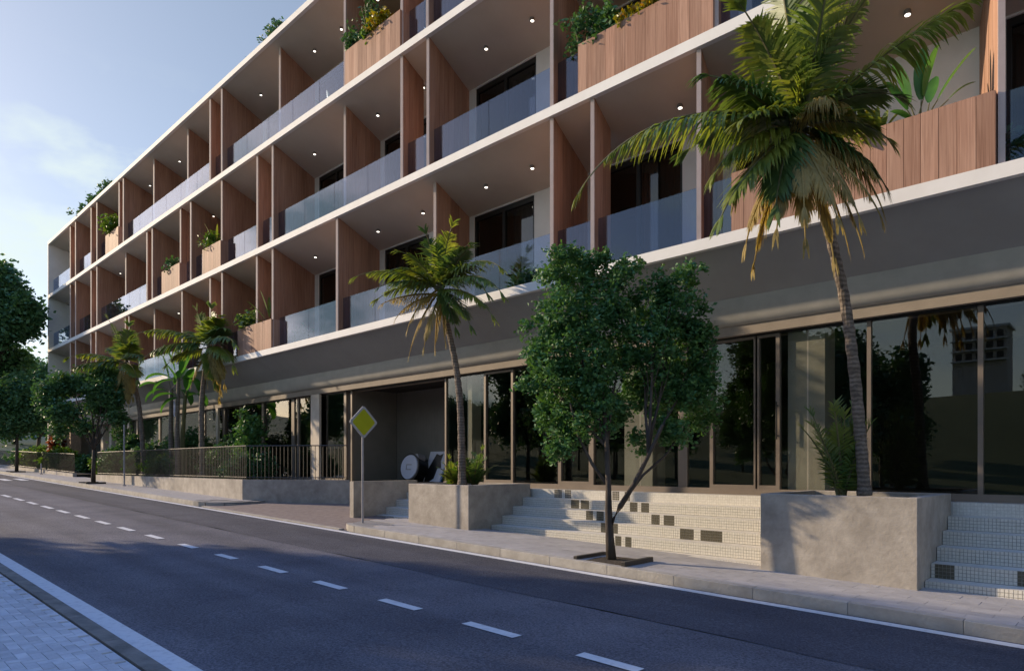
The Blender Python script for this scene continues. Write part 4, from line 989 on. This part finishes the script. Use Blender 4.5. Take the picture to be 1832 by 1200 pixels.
# broad leaved plants (banana, strelitzia)
def paddle(mb, base, d, stalk, ln, wd, droop, seed):
    rr = random.Random(seed); d = Vector(d).normalized(); p = Vector(base); pts = [p.copy()]; N1, N2 = 4, 9
    for i in range(N1): p = p+d*(stalk/N1); pts.append(p.copy())
    mb.tube(pts, [.014-.002*i for i in range(N1+1)], 5, mi=1, cap=False)
    vs = []; up = Vector((0, 0, 1))
    for i in range(N2+1):
        f = i/N2; s = d.cross(up); s = s.normalized() if s.length > .05 else Vector((1, 0, 0)); nn = s.cross(d)
        w_ = wd*math.sin(math.pi*min(1, f*.97+.03))**.6*.5+.003
        vs += [p-s*w_+nn*w_*.35, p.copy(), p+s*w_+nn*w_*.35]
        d = (d+Vector((0, 0, -1))*droop/N2*(.3+f)).normalized(); p = p+d*(ln/N2)
    mb.add(vs, [f_ for i in range(N2) for f_ in ((3*i, 3*i+1, 3*i+4, 3*i+3), (3*i+1, 3*i+2, 3*i+5, 3*i+4))])
def broad(base, specs, label, name='broad_leaf_plant', mt='banana'):
    t = empty(name, base, label=label, cat='plant')
    for i, (a, dep, stalk, ln, wd, droop) in enumerate(specs):
        q = MB(); paddle(q, (rnd.uniform(-.05, .05), rnd.uniform(-.05, .05), 0), imgdir(a, dep), stalk, ln, wd, droop, i); q.build('leaf', [M[mt], M['stem']], t, smooth=True)
    return t
k1 = ZL[1]+.78
x = X_at(1645, CD+.25); broad((x, .25, k1), [(92,.1,.35,.62,.17,.2),(80,.2,.4,.6,.20,.3),(60,.1,.45,.75,.15,.5),(110,.0,.35,.6,.18,.5),(130,.2,.3,.5,.12,.9),(45,.2,.5,.35,.06,.9),(150,.1,.2,.3,.1,.7),(70,-.3,.45,.5,.15,.4)], 'tall broad leaved plant at the right of the lowest timber planter')
x = X_at(1572, CD+.25); broad((x, .25, k1), [(a, rnd.uniform(-.3, .6), .10, .36, .085, .9) for a in range(0, 190, 13)]+[(a, .6, .05, .3, .08, 1) for a in range(10, 180, 25)], 'dark green rosette plant in the middle of the lowest timber planter', mt='palm')
x = X_at(1530, CD+.25); shrub((x, .25, k1-.05), .35, .45, 1100, .06, 'orange and green croton in the lowest timber planter beside the big palm', 'croton', 71, 'croton', cr=.05)
x = X_at(1500, CD+.25); shrub((x, .25, k1-.05), .3, .35, 700, .06, 'second low croton half hidden behind the big palm crown', 'croton', 72, 'croton', cr=.05)
k2 = ZL[2]+.78
x = X_at(1045, CD+.25); shrub((x, .25, k2-.05), .42, 1.0, 650, .07, 'dark green loose shrub at the left end of the upper long timber planter', 'leafd', 73, cr=.07)
x = X_at(1085, CD+.25); shrub((x, .25, k2-.05), .3, .7, 700, .075, 'smaller dark shrub beside the loose shrub in the upper long planter', 'leaf', 74, cr=.07)
x = X_at(1125, CD+.2); shrub((x, .2, k2-.02), .24, .42, 450, .07, 'yellow green croton in the upper long timber planter', 'croton', 75, 'croton', cr=.06)
x = X_at(1165, CD+.2); shrub((x, .2, k2-.02), .24, .40, 450, .07, 'second yellow croton right of the first in the upper long planter', 'croton', 76, 'croton', cr=.06)
k3 = ZL[3]+.78
x = X_at(640, CD+.25); shrub((x, .25, k3-.05), .35, .8, 500, .07, 'dark shrub at the left of the topmost timber planter', 'leafd', 77, cr=.07)
x = X_at(662, CD+.25); shrub((x, .25, k3-.05), .4, 1.2, 500, .07, 'tall dark shrub in the middle of the topmost timber planter', 'leafd', 78, cr=.08)
x = X_at(682, CD+.2); shrub((x, .2, k3-.05), .35, .55, 900, .08, 'yellow green shrub at the right of the topmost timber planter', 'croton', 79, 'croton', cr=.07)
x = X_at(665, CD+.15); shrub((x, .15, k3-.05), .22, .35, 400, .08, 'pale green tuft spilling over the topmost timber planter', 'leafy', 80, cr=.05)
x = X_at(204, CD+.2); shrub((x, .2, k3-.05), .5, 1.0, 900, .11, 'bright green shrub in the small far planter on the top storey', 'leafy', 81, cr=.09)
x = X_at(310, CD+.2); shrub((x, .25, k2-.05), .4, .5, 500, .1, 'small dark shrub in the far planter on the middle storey', 'leafd', 82)
x = X_at(378, CD+.2); shrub((x, .25, k2-.05), .4, .7, 700, .09, 'yellow green shrub in the planter left of the short fin on the middle storey', 'leafy', 83)
x = X_at(388, CD+.25); broad((x, .25, k2), [(130,.1,.3,.6,.07,.6),(110,.1,.35,.6,.07,.5),(150,.2,.2,.5,.06,.8),(85,.1,.3,.6,.07,.5)], 'spiky yucca above the middle storey planter', mt='palm')
x = X_at(452, CD+.3); shrub((x, .35, k1-.05), .55, .7, 900, .1, 'dark leafy shrub behind the palm on the lowest balcony planter', 'palmd', 84)
x = X_at(481, CD+.25); broad((x, .3, k1), [(130,.1,.3,.75,.11,.4),(105,.1,.35,.8,.12,.3),(95,-.2,.3,.7,.1,.3),(150,.2,.1,.6,.08,.6)], 'upright spear leaved plant at the right end of the lowest left planter', mt='leafy')
# plants behind the balcony glass
for u, k, y, r, h, lb, mt in [(540,1,.75,.22,.75,'small bush behind the glass on the lowest balcony left of the middle palm','leaf'),(940,1,.75,.45,.6,'dark low bush behind the balcony glass beside the round tree','leafd'),
      (112,1,.7,.5,1.1,'dark bush on the far end balcony of the lowest storey','leafd'),(1815,1,.8,.25,.6,'small plant behind the glass at the right edge of the picture','leaf')]:
    x = X_at(u, CD+y); shrub((x, y, ZL[k]), r, h, 700, .08, lb, mt, int(u), group='potted plants on the balconies')
x = X_at(590, CD+.8); broad((x, .8, ZL[3]), [(70,.2,.3,.5,.16,.5),(120,.2,.3,.5,.16,.6),(95,.1,.35,.6,.16,.3)], 'broad leaved plant behind the top storey glass', mt='banana')
# banana clump in the garden
xb = X_at(303, 9.7)
for i, (u, D, h, lb) in enumerate([(300,9.2,3.3,'banana plant with ringed stem left in the clump'),(311,9.1,3.6,'tallest banana plant with bright hanging paddle leaf'),(321,9.3,3.0,'green stemmed banana plant right in the clump')]):
    b_ = P(u+8, 850, D); t = empty('banana_plant', (b_.x, b_.y, 0), label=lb, cat='plant', group='banana clump behind the railing')
    q = MB(); q.tube([(0, 0, 0), (-.12, 0, h*.5), (-.2+.1*i, .05, h)], [.11, .08, .06], 8); q.build('stem', M['palmbark'] if i < 2 else M['stem'], t)
    for j, (a, dep, st, ln, wd, dr_) in enumerate([(100,.1,.4,1.0,.32,.6),(150,.2,.3,.9,.34,1.8),(60,.2,.3,.9,.34,1.4),(10,.3,.2,1.0,.40,3.6),(170,.4,.2,.9,.38,3.2)]):
        q = MB(); paddle(q, (-.2+.1*i, .05, h-.1), imgdir(a+i*7, dep), st, ln, wd, dr_, j); q.build('leaf', [M['banana'], M['stem']], t, smooth=True)
# roof plants
for i, (u, r, h) in enumerate([(152,.8,.75),(170,.7,.85),(196,.6,.85),(455,.3,.4),(483,.4,.75),(498,.4,.85)]):
    x = X_at(u, CD+.5)
    shrub((x, .55, ZL[4]-.02), r, h, int(900*max(.7, r)), .13 if u < 300 else .09, ['leftmost bush on the roof edge at the far end','second bush on the far roof edge','third bush on the far roof edge','tiny bush on the roof edge near the top of the picture','bush on the roof edge left of the top corner','bush on the roof edge nearest the top of the picture'][i], 'leafd', 120+i, group='bushes along the roof edge')

# ---------------------------------------------------------------- the other side of the road (seen mirrored in the glass)
h_ = MB()
hv = []; nx_, ny_ = 40, 10
for i in range(nx_+1):
    for j in range(ny_+1):
        x = -900+i*22; y = -60+j*60; hh = 95*math.sin(math.pi*i/nx_)**.7*math.sin(math.pi*min(1, j/ny_*.9+.05))+8*math.sin(i*1.1)+5*math.sin(i*2.3+j)
        hv.append((x-0, y, -3+max(0, hh)*.55))
h_.add(hv, [(i*(ny_+1)+j, (i+1)*(ny_+1)+j, (i+1)*(ny_+1)+j+1, i*(ny_+1)+j+1) for i in range(nx_) for j in range(ny_)])
h_.build('hills', M['hill'], kind='structure', smooth=True)
tp = None
for i, (x, y, s_, lb) in enumerate([(-8.5,-12.6,.95,'pavement tree nearest the camera on the near side of the road'),(-17.6,-10.0,1.08,'unseen pavement tree added close to the near kerb to shade the far pavement'),(-15.0,-12.5,1.0,'second pavement tree on the near side of the road'),(-22.5,-12.8,1.05,'third pavement tree on the near side of the road'),  # kerb tree is added out of view so its crown shades the far kerb
      (6,-17,1.0,'park tree across the road, rightmost'),(1,-20,1.15,'park tree across the road, behind the rightmost'),(-7.6,-17,.9,'park tree across the road, third from the right'),(-12,-22,1.2,'tall park tree across the road'),(-28,-20,1.1,'park tree across the road opposite the driveway'),(-38,-17,1.1,'park tree across the road near the crossing'),(14,-24,1.2,'park tree across the road beyond the frame at right'),(-50,-18,1.2,'farthest park tree across the road')]):
    if tp is None:
        tp = street_tree((0, 0, 0), 6.2, auto_lobes(6.2, 2.1, 2.0, 77, 11), 16000, .16, lb, 78, group='trees across the road', fork=.32, trunk_r=.12, cr=.2); o = tp
    else: o = copy_tree(tp)
    o['label'] = lb; o.location = (x, y, gz(x, y)); o.rotation_euler = (0, 0, i*1.3); o.scale = (s_, s_, s_)
for i in range(40):
    x = -62+i*2.4+rnd.uniform(-2, 2); y = -24-rnd.uniform(0, 32); o = copy_tree(tp); o['label'] = 'tree on the wooded rise across the road'; o['group'] = 'trees on the wooded rise'; o.location = (x, y, gz(x, y)); o.rotation_euler = (0, 0, i*.9); o.scale = (.95,)*3
fb = empty('far_apartment_block', (-16.4, -97, 14), label='pale apartment block on the hill across the road, mirrored in the shop glass', cat='building')
q = MB(); q.box(-5, 5, -4, 4, -14, 7.5); q.build('wall', M['far'], fb)
q = MB(); q.box(-5.5, 5.5, -4.5, 4.5, 7.5, 8.0); q.build('roof', M['plaster'], fb)
for r_ in range(3):
    for c_ in range(5):
        q = MB(); q.box(-4.4+c_*1.9, -3.2+c_*1.9, 4.0, 4.06, .8+r_*2.3, 2.2+r_*2.3); q.build('window', M['black'], fb)
    q = MB(); q.box(-5.2, 5.2, 4.0, 4.9, .3+r_*2.3, .5+r_*2.3); q.build('balcony', M['plaster'], fb)

fb.scale = (.6, .6, .6); dr.scale = (1.12,)*3; pn.scale = (1.1,)*3
